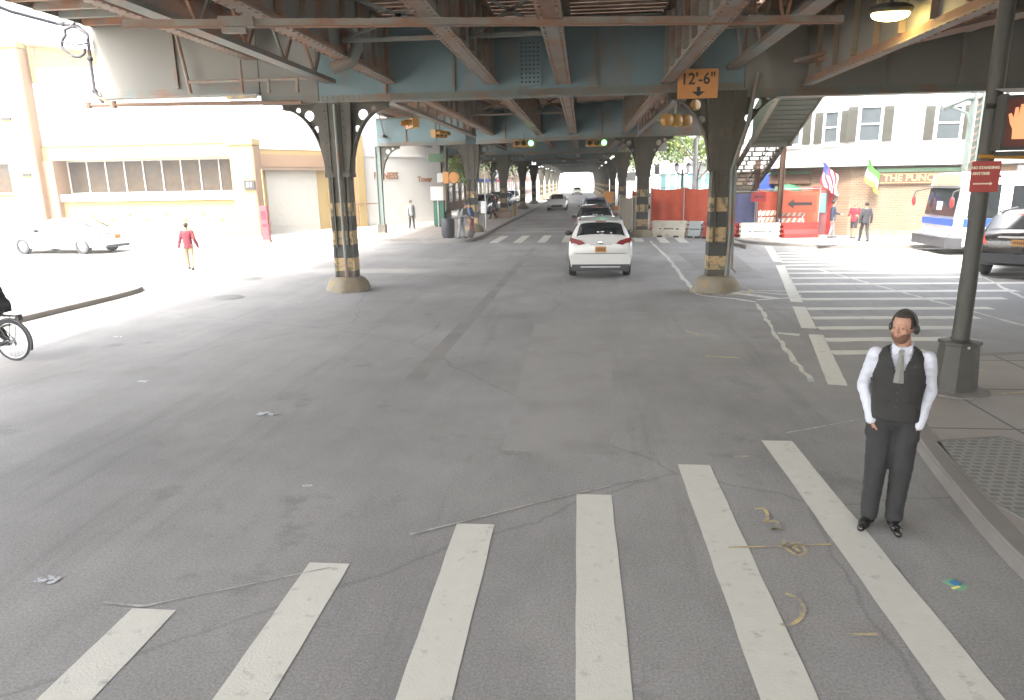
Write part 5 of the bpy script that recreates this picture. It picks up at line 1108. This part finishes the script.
def fuse(mb, vox, it=3, name='body', wr=0.):
    """one continuous skin out of overlapping limbs"""
    me = mb.mesh(name); o = link('tmp', me); m1 = o.modifiers.new('r', 'REMESH'); m1.mode = 'VOXEL'; m1.voxel_size = vox; m1.use_smooth_shade = True
    m2 = o.modifiers.new('s', 'SMOOTH'); m2.iterations = it; m2.factor = .6
    dg = bpy.context.evaluated_depsgraph_get(); dg.update(); m3 = bpy.data.meshes.new_from_object(o.evaluated_get(dg)); bpy.data.objects.remove(o)
    if wr:
        from mathutils import noise as nz
        m3.update(); nn = [v.normal.copy() for v in m3.vertices]
        for v, q in zip(m3.vertices, nn):
            f = nz.noise(Vector((v.co.x * 7, v.co.y * 7, v.co.z * 16))) + .6 * nz.noise(Vector((v.co.x * 16 + 3, v.co.y * 16, v.co.z * 24)))
            v.co += q * f * wr
    m3.materials.clear(); m3.materials.append(M[mb.mats[0]] if isinstance(mb.mats[0], str) else mb.mats[0])
    for p in m3.polygons: p.material_index = 0; p.use_smooth = True
    return m3
def cutmesh(me, fn):
    bm = bmesh.new(); bm.from_mesh(me); bmesh.ops.delete(bm, geom=[f for f in bm.faces if fn(f.calc_center_median())], context='FACES'); bm.to_mesh(me); bm.free(); return me
def hand(mb, wrist, d, side, curl=.5, s_=1.):
    """palm and five fingers; d = direction the hand points, side = outward normal of the back of the hand"""
    w = Vector(wrist); d = Vector(d).normalized(); sd = Vector(side).normalized(); f = d.cross(sd).normalized()      # f across the palm
    palm = w + d * .045 * s_
    for k in (-.5, 0, .5): cap(mb, w + f * k * .04 * s_, w + d * .085 * s_ + f * k * .062 * s_, .017 * s_, .0145 * s_, 8)
    for i, (o_, l_) in enumerate(((-.034, .068), (-.012, .080), (.011, .074), (.032, .058))):
        b0 = w + d * .088 * s_ + f * o_ * s_; d1 = (d - sd * curl * .5).normalized(); d2 = (d - sd * curl * 1.5).normalized()
        b1 = b0 + d1 * l_ * .5 * s_; b2 = b1 + d2 * l_ * .5 * s_; cap(mb, b0, b1, .0098 * s_, .009 * s_, 7); cap(mb, b1, b2, .009 * s_, .0078 * s_, 7)
    b0 = w + d * .03 * s_ - f * .03 * s_; b1 = b0 + (d * .6 - f * .7 - sd * .25).normalized() * .042 * s_; b2 = b1 + (d * .9 - f * .25 - sd * .35).normalized() * .034 * s_
    cap(mb, b0, b1, .0135 * s_, .011 * s_, 7); cap(mb, b1, b2, .011 * s_, .009 * s_, 7)

# main figure: faces roughly -y, eased to the left of the photograph
man = thing('person', 'man in dark waistcoat, white shirt and grey tie standing with hands in pockets, wearing headphones', 'person', (2.47, 5.47, 0), R(-24))
J = dict(hipL=(.088, 0, .93), hipR=(-.088, 0, .93), kL=(.090, -.015, .51), kR=(-.090, -.03, .51), aL=(.082, .03, .09), aR=(-.098, .0, .09))
shL, shR = (.182, .0, 1.425), (-.182, .0, 1.425); elL, elR = (.222, .075, 1.165), (-.240, .07, 1.165); wrL, wrR = (.172, -.035, .915), (-.160, -.055, .925)
HC = Vector((0, -.02, 1.665))
def man_body():
    mb = one('skin', True)
    loft(mb, [(.86, 0, 0, .10, .07), (.95, 0, 0, .12, .08), (1.08, 0, 0, .12, .085), (1.25, 0, 0, .145, .10), (1.36, 0, .0, .145, .085), (1.42, 0, .0, .10, .07), (1.48, 0, 0, .055, .055)])
    for a, b_, c, d_, e, f_ in (('hipL', 'kL', 'aL', .078, .052, .036), ('hipR', 'kR', 'aR', .078, .052, .036)): cap(mb, J[a], J[b_], d_, e); cap(mb, J[b_], J[c], e, f_)
    cap(mb, (0, .012, 1.44), (0, -.005, 1.585), .062, .056, 16)
    for s_, e_, w_ in ((shL, elL, wrL), (shR, elR, wrR)): cap(mb, s_, e_, .043, .035); cap(mb, e_, w_, .038, .026)
    hand(mb, wrL, (-.30, .02, -.95), (1, -.1, 0), .3, .92); hand(mb, wrR, (.32, .10, -.9), (-1, -.1, 0), .3, .92)
    # head
    mb.sphere(tuple(HC + Vector((0, .015, .035))), (.078, .098, .092), 20, 14); mb.sphere(tuple(HC + Vector((0, -.025, -.03))), (.062, .070, .085), 18, 12); mb.sphere(tuple(HC + Vector((0, -.055, -.085))), (.038, .032, .030), 14, 8)
    mb.sphere(tuple(HC + Vector((0, -.068, .028))), (.052, .020, .014), 12, 8)                     # brow
    cap(mb, HC + Vector((0, -.086, .018)), HC + Vector((0, -.112, -.022)), .0085, .0135, 10)        # nose
    for s_ in (-1, 1):
        mb.sphere(tuple(HC + Vector((s_ * .042, -.062, -.022))), (.022, .02, .02), 10, 8); mb.sphere(tuple(HC + Vector((s_ * .013, -.098, -.024))), (.009, .009, .008), 8, 6)
        mb.sphere(tuple(HC + Vector((s_ * .080, .012, -.005))), (.010, .022, .032), 10, 8)
    mb.sphere(tuple(HC + Vector((0, -.088, -.052))), (.022, .011, .010), 10, 6)
    return fuse(mb, .0058, 3, 'body')
link('body', man_body(), man)
mb = one('eye', True)
for s_ in (-1, 1): mb.sphere(tuple(HC + Vector((s_ * .030, -.0785, .004))), (.011, .006, .005), 10, 6)
mb.build('eyes', man)
mb = one('lip', True); mb.sphere(tuple(HC + Vector((0, -.0965, -.052))), (.021, .007, .0055), 12, 6); mb.build('mouth', man)
mb = one('beard', True)
mb.sphere(tuple(HC + Vector((0, -.030, -.048))), (.0655, .072, .072), 22, 16); mb.sphere(tuple(HC + Vector((0, -.057, -.088))), (.041, .035, .032), 14, 8)
me = fuse(mb, .006, 2, 'beard'); cutmesh(me, lambda c: c.z > HC.z - .035 - .5 * max(0, .05 - abs(c.x)) + (.03 if c.y > HC.y - .02 else 0) or (abs(c.x) < .024 and c.z > HC.z - .062 and c.y < HC.y - .06) or c.z < HC.z - .118); link('beard', me, man)
mb = one('hair', True); mb.sphere(tuple(HC + Vector((0, .020, .040))), (.0835, .102, .096), 28, 20); me = fuse(mb, .006, 1, 'hair', .0015)
cutmesh(me, lambda c: (c.y < HC.y - .035 and c.z < HC.z + .085) or (c.z < HC.z + .0 and c.y < HC.y + .02) or c.z < HC.z - .05); link('hair', me, man)
hp = one('black', True); P = []
for i in range(17): a = PI * i / 16; P.append(HC + Vector((.093 * math.cos(a), .012, .012 + .127 * math.sin(a))))
hp.tube(P, .009, 8)
for s_ in (-1, 1): hp.lathe([(.0, s_ * .078), (.030, s_ * .080), (.035, s_ * .090), (.033, s_ * .102), (.022, s_ * .107), (0, s_ * .108)], tuple(HC + Vector((0, .012, -.005))), 18, 'X')
hp.build('headphones', man)
# trousers
mb = one('trouser', True)
loft(mb, [(.855, 0, .01, .125, .085), (.90, 0, .008, .160, .112), (.98, 0, .0, .158, .115), (1.03, 0, 0, .150, .108)])
for h_, k_, a_ in (('hipL', 'kL', 'aL'), ('hipR', 'kR', 'aR')):
    H, K, A = Vector(J[h_]), Vector(J[k_]), Vector(J[a_]); cap(mb, H + Vector((0, .005, -.04)), K, .100, .084, 16); cap(mb, K, A + Vector((0, .0, .04)), .082, .068, 16); cap(mb, A + Vector((0, -.01, .06)), A + Vector((0, -.02, .0)), .067, .066, 14)
for s_ in (-1, 1): cap(mb, (s_ * .150, -.02, .93), (s_ * .135, -.025, .80), .042, .062, 12)
me = fuse(mb, .0095, 3, 'trousers', .005); cutmesh(me, lambda c: c.z < .055); link('trousers', me, man)
# shirt
mb = one('shirt', True)
loft(mb, [(.98, 0, 0, .150, .108), (1.10, 0, 0, .155, .112), (1.25, 0, 0, .175, .118), (1.37, 0, 0, .186, .118), (1.435, 0, .0, .158, .10), (1.485, 0, .005, .100, .082), (1.535, 0, .0, .068, .066)])
for s_, e_, w_ in ((shL, elL, wrL), (shR, elR, wrR)): s_, e_, w_ = Vector(s_), Vector(e_), Vector(w_); cap(mb, s_ + Vector((-.004 if s_.x > 0 else .004, 0, .004)), e_, .064, .051, 14); cap(mb, e_, e_.lerp(w_, .88), .051, .041, 14); cap(mb, e_.lerp(w_, .84), e_.lerp(w_, 1.04), .040, .038, 12)
me = fuse(mb, .009, 3, 'shirt', .010); cutmesh(me, lambda c: c.z > 1.525 and abs(c.x) < .09); link('shirt', me, man)
mb = one('shirt')                                               # collar wings
for s_ in (-1, 1): mb.add([(s_ * .002, -.094, 1.508), (s_ * .066, -.050, 1.545), (s_ * .066, -.012, 1.56), (s_ * .060, -.088, 1.475), (s_ * .03, -.112, 1.465)], [(0, 1, 3, 4), (1, 2, 3)])
me = mb.mesh('collar'); o = link('collar', me, man); md = o.modifiers.new('s', 'SOLIDIFY'); md.thickness = .006
# tie
mb = one('tie'); yv = lambda z: -.108 - .026 * min(1, max(0, (1.50 - z) / .12))
mb.prism([(-.019, 1.505), (.019, 1.505), (.013, 1.472), (-.013, 1.472)], lambda u, v, w: (u, yv(v) - .004 + w, v), .022)
for z0, z1, w0, w1 in ((1.472, 1.40, .014, .026), (1.40, 1.255, .026, .036)): mb.add([(-w0, yv(z0) - .002, z0), (w0, yv(z0) - .002, z0), (w1, yv(z1) - .006, z1), (-w1, yv(z1) - .006, z1), (0, yv(z0) - .012, z0), (0, yv(z1) - .016, z1)], [(0, 4, 5, 3), (4, 1, 2, 5)])
mb.build('tie', man)
# waistcoat
mb = one('vest', True)
loft(mb, [(.94, 0, -.004, .174, .132), (1.05, 0, 0, .168, .124), (1.12, 0, 0, .168, .124), (1.25, 0, 0, .189, .131), (1.38, 0, 0, .197, .131), (1.445, 0, .0, .160, .112), (1.505, 0, .008, .10, .085)], 28)
me = fuse(mb, .008, 3, 'waistcoat', .003)
def vcut(c):
    if c.z > 1.505: return True
    if c.y < 0 and c.z > 1.27 and abs(c.x) < (c.z - 1.27) * .36: return True
    if abs(c.x) > .176 - .0 * c.z and c.z > 1.24: return True
    if abs(c.x) > .150 + max(0, 1.40 - c.z) * .25 and c.z > 1.30: return True
    return False
cutmesh(me, vcut); o = link('waistcoat', me, man); md = o.modifiers.new('s', 'SOLIDIFY'); md.thickness = .007; md.offset = 1
mb = one('plastic', True)
for i in range(5): z = 1.235 - i * .058; mb.sphere((.003, -.137 + (.006 if i > 2 else 0), z), (.0075, .004, .0075), 8, 6)
mb.build('button', man)
mb = one('vest')
for s_ in (-1, 1): mb.box((s_ * .095, -.126, 1.10), (.075, .006, .010), s_ * .3)
mb.mat('black').box((0, -.122, .985), (.04, .012, .03)); mb.build('pocket_welt', man)
for s_, a_ in ((1, 'aL'), (-1, 'aR')):
    A = Vector(J[a_]); mb = one('shoe', True); an = s_ * .22; dr = Vector((math.sin(an), -math.cos(an), 0))
    for p, r in ((A + Vector((0, .03, -.045)), (.040, .045, .045)),): mb.sphere(tuple(p), r, 12, 8)
    cap(mb, A + Vector((0, .02, -.045)), A + dr * .13 + Vector((0, 0, -.055)), .044, .044, 12); cap(mb, A + dr * .09 + Vector((0, 0, -.058)), A + dr * .20 + Vector((0, 0, -.064)), .043, .030, 12); cap(mb, A, A + Vector((0, -.02, -.04)), .046, .05, 12)
    me = fuse(mb, .006, 2, 'shoe'); 
    for v in me.vertices: v.co.z = max(v.co.z, .004)
    link('shoe', me, man)

for ch in man.children:                                         # the head looks to the left of the street
    for v in ch.data.vertices:
        t_ = min(1, max(0, (v.co.z - 1.51) / .07)); t_ = t_ * t_ * (3 - 2 * t_)
        if t_ > 0 and abs(v.co.x) < .16 and ch.name.split('.')[0] in ('body', 'eyes', 'mouth', 'beard', 'hair', 'headphones'):
            a = R(-24) * t_; c_, s_ = math.cos(a), math.sin(a); x, y = v.co.x, v.co.y; v.co.x = c_ * x - s_ * y; v.co.y = s_ * x + c_ * y
def small(label, loc, rz, h=1.7, top='cl_grey', legs='cl_dark', stride=.12, hair='hair', skin='skin', lean=0., arms=((.26, .0, .80), (-.26, .0, .80)), bag=None, skirt=False, sit=False, elb=None, legs_bare=False, group=None):
    t = thing('person', label, 'person', loc, rz, group); k = h / 1.75
    L = lambda x, y, z: (x * k, (y - lean * max(0, z - .9)) * k, z * k)
    sh, el = 1.42, 1.14
    if sit: feet = [((.10, -.0, .93), (.13, -.38, .80), (.13, -.18, .42)), ((-.10, 0, .93), (-.13, -.33, .66), (-.13, -.12, .25))]
    else: feet = [((.09, 0, .92), (.10, -stride * .55 - .02, .50), (.10, -stride, .07)), ((-.09, 0, .92), (-.10, stride * .25 - .03, .50), (-.10, stride, .07))]
    def limbs(mb, fat, which):
        if which in ('all', 'legs'):
            for a, b_, c in feet: cap(mb, L(*a), L(*b_), .075 * k + fat, .052 * k + fat, 10); cap(mb, L(*b_), L(*c), .052 * k + fat, .038 * k + fat, 10)
            loft(mb, [(z * k, 0, -lean * max(0, z - .9) * k, rx * k + fat, ry * k + fat) for z, rx, ry in ((.82, .12, .09), (.92, .15, .105), (1.0, .14, .10))], 14)
        if which in ('all', 'top'):
            loft(mb, [(z * k, 0, -lean * max(0, z - .9) * k, rx * k + fat, ry * k + fat) for z, rx, ry in ((.93, .14, .10), (1.1, .135, .10), (1.25, .15, .11), (1.4, .165, .10), (1.47, .10, .075))], 14)
            for s_, w_ in ((1, arms[0]), (-1, arms[1])):
                e_ = (s_ * .25, .05, el) if not elb else elb[0 if s_ > 0 else 1]
                cap(mb, L(s_ * .175, 0, sh), L(*e_), .047 * k + fat, .038 * k + fat, 9); w2 = Vector(L(*w_)); e2 = Vector(L(*e_)); cap(mb, e2, w2 if fat == 0 else e2.lerp(w2, .88), .038 * k + fat, .026 * k + fat, 9)
    mb = one(skin, True); limbs(mb, 0, 'all'); cap(mb, L(0, 0, 1.42), L(0, -.01, 1.56), .052 * k, .05 * k)
    hc = Vector(L(0, -.015, 1.64)); mb.sphere(tuple(hc + Vector((0, .01, .02))), (.076 * k, .092 * k, .095 * k), 14, 10); mb.sphere(tuple(hc + Vector((0, -.03 * k, -.05 * k))), (.052 * k, .055 * k, .06 * k), 12, 8); mb.sphere(tuple(hc + Vector((0, -.095 * k, -.01))), (.013, .018, .022), 8, 6)
    for s_, w_ in ((1, arms[0]), (-1, arms[1])):
        w2 = Vector(L(*w_)); e_ = Vector(L(*((s_ * .25, .05, el) if not elb else elb[0 if s_ > 0 else 1]))); hand(mb, w2, (w2 - e_), (s_, 0, .01), .5, k * 1.15)
    for a, b_, c in feet: c = Vector(L(*c)); cap(mb, c + Vector((0, .02, -.02)), c + Vector((0, -.13, -.04)), .035, .03, 8)
    link('body', fuse(mb, .013, 2, 'body'), t)
    mb = one(legs, True); limbs(mb, .018, 'legs')
    me = fuse(mb, .016, 2, 'trousers', .004)
    if legs_bare: cutmesh(me, lambda c: c.z < .5 * k)
    else: cutmesh(me, lambda c: c.z < .06)
    link('trousers', me, t)
    mb = one(top, True); limbs(mb, .022, 'top')
    if skirt: loft(mb, [(.55 * k, 0, 0, .19 * k, .15 * k), (.8 * k, 0, 0, .185 * k, .14 * k), (1.0 * k, 0, 0, .16 * k, .12 * k)], 14)
    else: loft(mb, [(.80 * k, 0, 0, .165 * k, .125 * k), (.95 * k, 0, 0, .165 * k, .125 * k), (1.05 * k, 0, -lean * .15 * k, .15 * k, .11 * k)], 14)
    link('jacket', fuse(mb, .016, 2, 'jacket', .005), t)
    mb = one(hair, True); mb.sphere(tuple(hc + Vector((0, .022, .035))), (.088 * k, .10 * k, .098 * k), 14, 10); me = mb.mesh('hair'); cutmesh(me, lambda c: c.y < hc.y - .05 and c.z < hc.z + .06); link('hair', me, t)
    for a, b_, c in feet:
        c = Vector(L(*c)); mb = one('black', True); cap(mb, c + Vector((0, .03, -.015)), c + Vector((0, -.15, -.035)), .042, .035, 10); me = mb.mesh('shoe'); z0 = c.z - .07 * k
        for v in me.vertices: v.co.z = max(v.co.z, z0 + .005)
        link('shoe', me, t)
    if bag: mb = one(bag, True); mb.sphere(tuple(Vector(L(0, .19, 1.2))), (.16, .11, .24), 12, 8); mb.build('backpack', t)
    return t
small('woman in maroon jacket and pale trousers walking across the sunlit left street', (-13.75, 23.1, 0), R(200), 1.62, 'cl_maroon', 'cl_tan', .22, arms=((.33, .05, .82), (-.33, -.1, .84)))
small('person in long dark red coat on the pavement by the cream wall', (-18.2, 44.0, ZW), R(150), 1.6, 'cl_brown', 'cl_dark', .1, skirt=True, skin='skin2')
small('person with white shirt, dark trousers and shoulder bag walking by the white wall', (-10.45, 42.2, ZW), R(40), 1.68, 'cl_lgrey', 'cl_dark', .12, bag='cl_navy')
small('man in grey jacket and cap bending forward at the far left kerb', (-6.0, 34.2, ZW), R(75), 1.75, 'cl_grey', 'cl_lgrey', .12, lean=.42, arms=((.2, -.42, 1.05), (-.2, -.42, 1.0)), elb=((.24, -.12, 1.16), (-.24, -.12, 1.14)), bag='cl_lgrey', hair='cl_navy')
small('person in blue top half hidden by the second left column', (-5.95, 37.4, ZW), R(-100), 1.65, 'cl_blue', 'cl_brown', .08, lean=.15)
small('person in dark clothes leaning against the third left column', (-6.75, 53.0, ZW), R(-60), 1.75, 'cl_dark', 'cl_navy', .3, lean=-.3)
small('person in dark shirt and light trousers in front of the pub door, nearest the wall', (11.1, 32.6, ZW), R(70), 1.65, 'cl_navy', 'cl_lgrey', .08, arms=((.3, -.3, 1.1), (-.26, 0, .82)), elb=((.28, -.1, 1.15), (-.26, .03, 1.14)))
small('person in red and white top with bare calves by the pub door', (11.9, 32.2, ZW), R(-40), 1.58, 'cl_red', 'cl_dark', .1, legs_bare=True, hair='beard', arms=((.25, -.28, 1.12), (-.25, -.28, 1.12)), elb=((.28, 0, 1.12), (-.28, 0, 1.12)))
small('person dressed in black walking away towards the pub door', (11.75, 30.6, ZW), R(185), 1.62, 'cl_dark', 'cl_dark', .2)
small('pedestrian in red far off behind the parked cars', (-8.0, 64, ZW), R(160), 1.7, 'cl_red', 'cl_navy', .15)

# ------------------------------------------------------------------ bicycle and rider at the left edge
bk = thing('bicycle', 'black bicycle whose rear wheel shows at the left edge', 'bicycle', (-9.56, 10.45, 0), R(176))
def ring(mb, c, r, w, n=40):
    P = [(c[0] + r * math.cos(2 * PI * i / n), c[1], c[2] + r * math.sin(2 * PI * i / n)) for i in range(n + 1)]; mb.tube(P, w, 8, False)
rw, fw_ = (0, 0, .345), (1.06, 0, .345)
for c in (rw, fw_):
    mb = one('rubber', True); ring(mb, (0, 0, 0), .325, .022); o = mb.build('wheel', bk, c)
    mb = one('galv', True); ring(mb, (0, 0, 0), .297, .009); mb.tube([(0, -.04, 0), (0, .04, 0)], .025, 8)
    for i in range(20): a = 2 * PI * i / 20; mb.tube([(.02 * math.cos(a), (-1) ** i * .03, .02 * math.sin(a)), (.295 * math.cos(a + .12), 0, .295 * math.sin(a + .12))], .0018, 4, False)
    mb.build('rim', o)
mb = one('black', True); bb = (.42, 0, .29); st_ = (.30, 0, .80); hd = (.88, 0, .82); hb = (.92, 0, .68)
for a, b_, r in ((bb, st_, .017), (bb, hb, .019), (st_, hd, .016), (hd, hb, .02), (hb, fw_, .014)): mb.tube([a, b_], r, 8)
for s_ in (-.05, .05): mb.tube([(0, s_, .345), (bb[0], s_ * .5, bb[2])], .010, 6); mb.tube([(0, s_, .345), (st_[0], s_ * .4, st_[2] - .08)], .009, 6)
mb.tube([st_, (.27, 0, .95)], .014, 8); mb.tube([hd, (.86, 0, 1.0)], .014, 8); mb.build('frame', bk)
mb = one('black', True); mb.tube([(.86, 0, 1.0), (.88, -.14, 1.03), (.80, -.29, 1.02), (.72, -.31, 1.0)], .012, 8); mb.tube([(.86, 0, 1.0), (.88, .14, 1.03), (.80, .29, 1.02), (.72, .31, 1.0)], .012, 8); mb.build('handlebar', bk)
mb = one('black', True); mb.sphere((.26, 0, .97), (.14, .075, .035), 14, 8); mb.build('saddle', bk)
mb = one('plastic', True); mb.tube([(.37 * math.cos(R(a)), 0, .345 + .37 * math.sin(R(a))) for a in range(150, -5, -12)] if False else [(.372 * math.cos(R(a)), 0, .345 + .372 * math.sin(R(a))) for a in range(60, 205, 12)], .022, 8); mb.build('mudguard', bk)
mb = one('black', True)
for s_ in (-.06, .06): mb.tube([(.2, s_, .78), (-.22, s_, .77)], .009, 6); mb.tube([(-.1, s_, .77), (0, s_, .36)], .007, 6)
mb.bbox(-.22, .15, -.06, .06, .775, .785); mb.bbox(-.24, -.20, -.04, .04, .70, .80); mb.build('rack', bk)
mb = one('galv', True); mb.lathe([(.0, -.062), (.09, -.06), (.09, -.05), (0, -.048)], (bb[0], 0, bb[2]), 18, 'Y'); mb.tube([(bb[0], -.08, bb[2]), (bb[0] + .1, -.08, bb[2] - .14)], .012, 6); mb.tube([(bb[0], .08, bb[2]), (bb[0] - .1, .08, bb[2] + .14)], .012, 6); mb.mat('black').tube([(0, -.055, .385), (bb[0], -.055, bb[2] + .09)], .006, 5); mb.tube([(0, -.055, .31), (bb[0], -.055, bb[2] - .09)], .006, 5); mb.sphere((0, -.05, .30), (.03, .01, .06), 8, 6); mb.build('drivetrain', bk)
rd = small('cyclist in dark clothes riding off the left edge of the view', (-9.68, 10.47, .03), R(-94), 1.75, 'cl_dark', 'cl_dark', lean=.45, sit=True, arms=((.24, -.50, 1.02), (-.24, -.50, 1.02)), elb=((.27, -.2, 1.12), (-.27, -.2, 1.12)))

# brick block added out of view beside the camera, shades the right side
t = block('brick_building', 'unseen brick building added beside the viewpoint to shade the right side', 9.4, 45, -14, 6.3, 15, 'brick', 5, 4, 'W')
# ------------------------------------------------------------------ camera, light, sky
cam = bpy.data.cameras.new('camera'); co = bpy.data.objects.new('camera', cam); COL.objects.link(co); S.camera = co
cam.sensor_width = 36; cam.lens = 36 * 690 / 1024; cam.clip_end = 5000; cam.clip_start = .05
tx, ty, f = 583 - 512, 350 - 181, 690.
d = Vector((tx, ty, -f)).normalized(); T = math.tan(R(1.0)); u = Vector((-T, 1, 0)); u.z = -(d.x * u.x + d.y * u.y) / d.z; u.normalize(); r = d.cross(u)
m = Matrix((r, d, u)).to_4x4()            # rows = world axes expressed in camera space
co.matrix_world = Matrix.Translation((0, 0, 2.8)) @ m
EL, AZ = 58, (-.42, -.75)                                        # sun stands behind the camera, over the left shoulder
dv = Vector((AZ[0], AZ[1], 0)).normalized() * math.cos(R(EL)) + Vector((0, 0, math.sin(R(EL))))
sl = bpy.data.lights.new('sun', 'SUN'); sl.energy = 1.0; sl.angle = R(8); sl.color = (1, .95, .86); so = bpy.data.objects.new('sun', sl); COL.objects.link(so); so.rotation_euler = dv.to_track_quat('Z', 'Y').to_euler()
w = bpy.data.worlds.new('World'); S.world = w; w.use_nodes = True; n = w.node_tree; bg = n.nodes['Background']; sk = n.nodes.new('ShaderNodeTexSky'); sk.sky_type = 'NISHITA'; sk.sun_disc = False
sk.sun_elevation = R(EL); sk.sun_rotation = math.atan2(dv.x, dv.y); sk.air_density = 1.2; sk.dust_density = 4.0; sk.ozone_density = 1.0
hs = n.nodes.new('ShaderNodeHueSaturation'); hs.inputs['Saturation'].default_value = .35; n.links.new(sk.outputs[0], hs.inputs['Color']); n.links.new(hs.outputs[0], bg.inputs[0]); bg.inputs[1].default_value = .15
S.view_settings.view_transform = 'Standard'; S.view_settings.look = 'None'; S.view_settings.exposure = 3.5; S.view_settings.gamma = 1; S.view_settings.use_curve_mapping = False
S.cycles.use_denoising = True; S.cycles.max_bounces = 7; S.cycles.diffuse_bounces = 4; S.cycles.glossy_bounces = 3; S.cycles.use_adaptive_sampling = True; S.cycles.adaptive_threshold = .02; S.cycles.sample_clamp_indirect = 6
hz = one('litter'); hz.bbox(-352, 352, -62, 802, -1, 17); o = hz.build('haze'); o['kind'] = 'stuff'
m = bpy.data.materials.new('haze_air'); m.use_nodes = True; n = m.node_tree; n.nodes.clear(); ou = n.nodes.new('ShaderNodeOutputMaterial'); pv = n.nodes.new('ShaderNodeVolumePrincipled')
pv.inputs['Color'].default_value = (.95, .96, .94, 1); pv.inputs['Density'].default_value = .0017; n.links.new(pv.outputs[0], ou.inputs['Volume']); o.data.materials.clear(); o.data.materials.append(m)
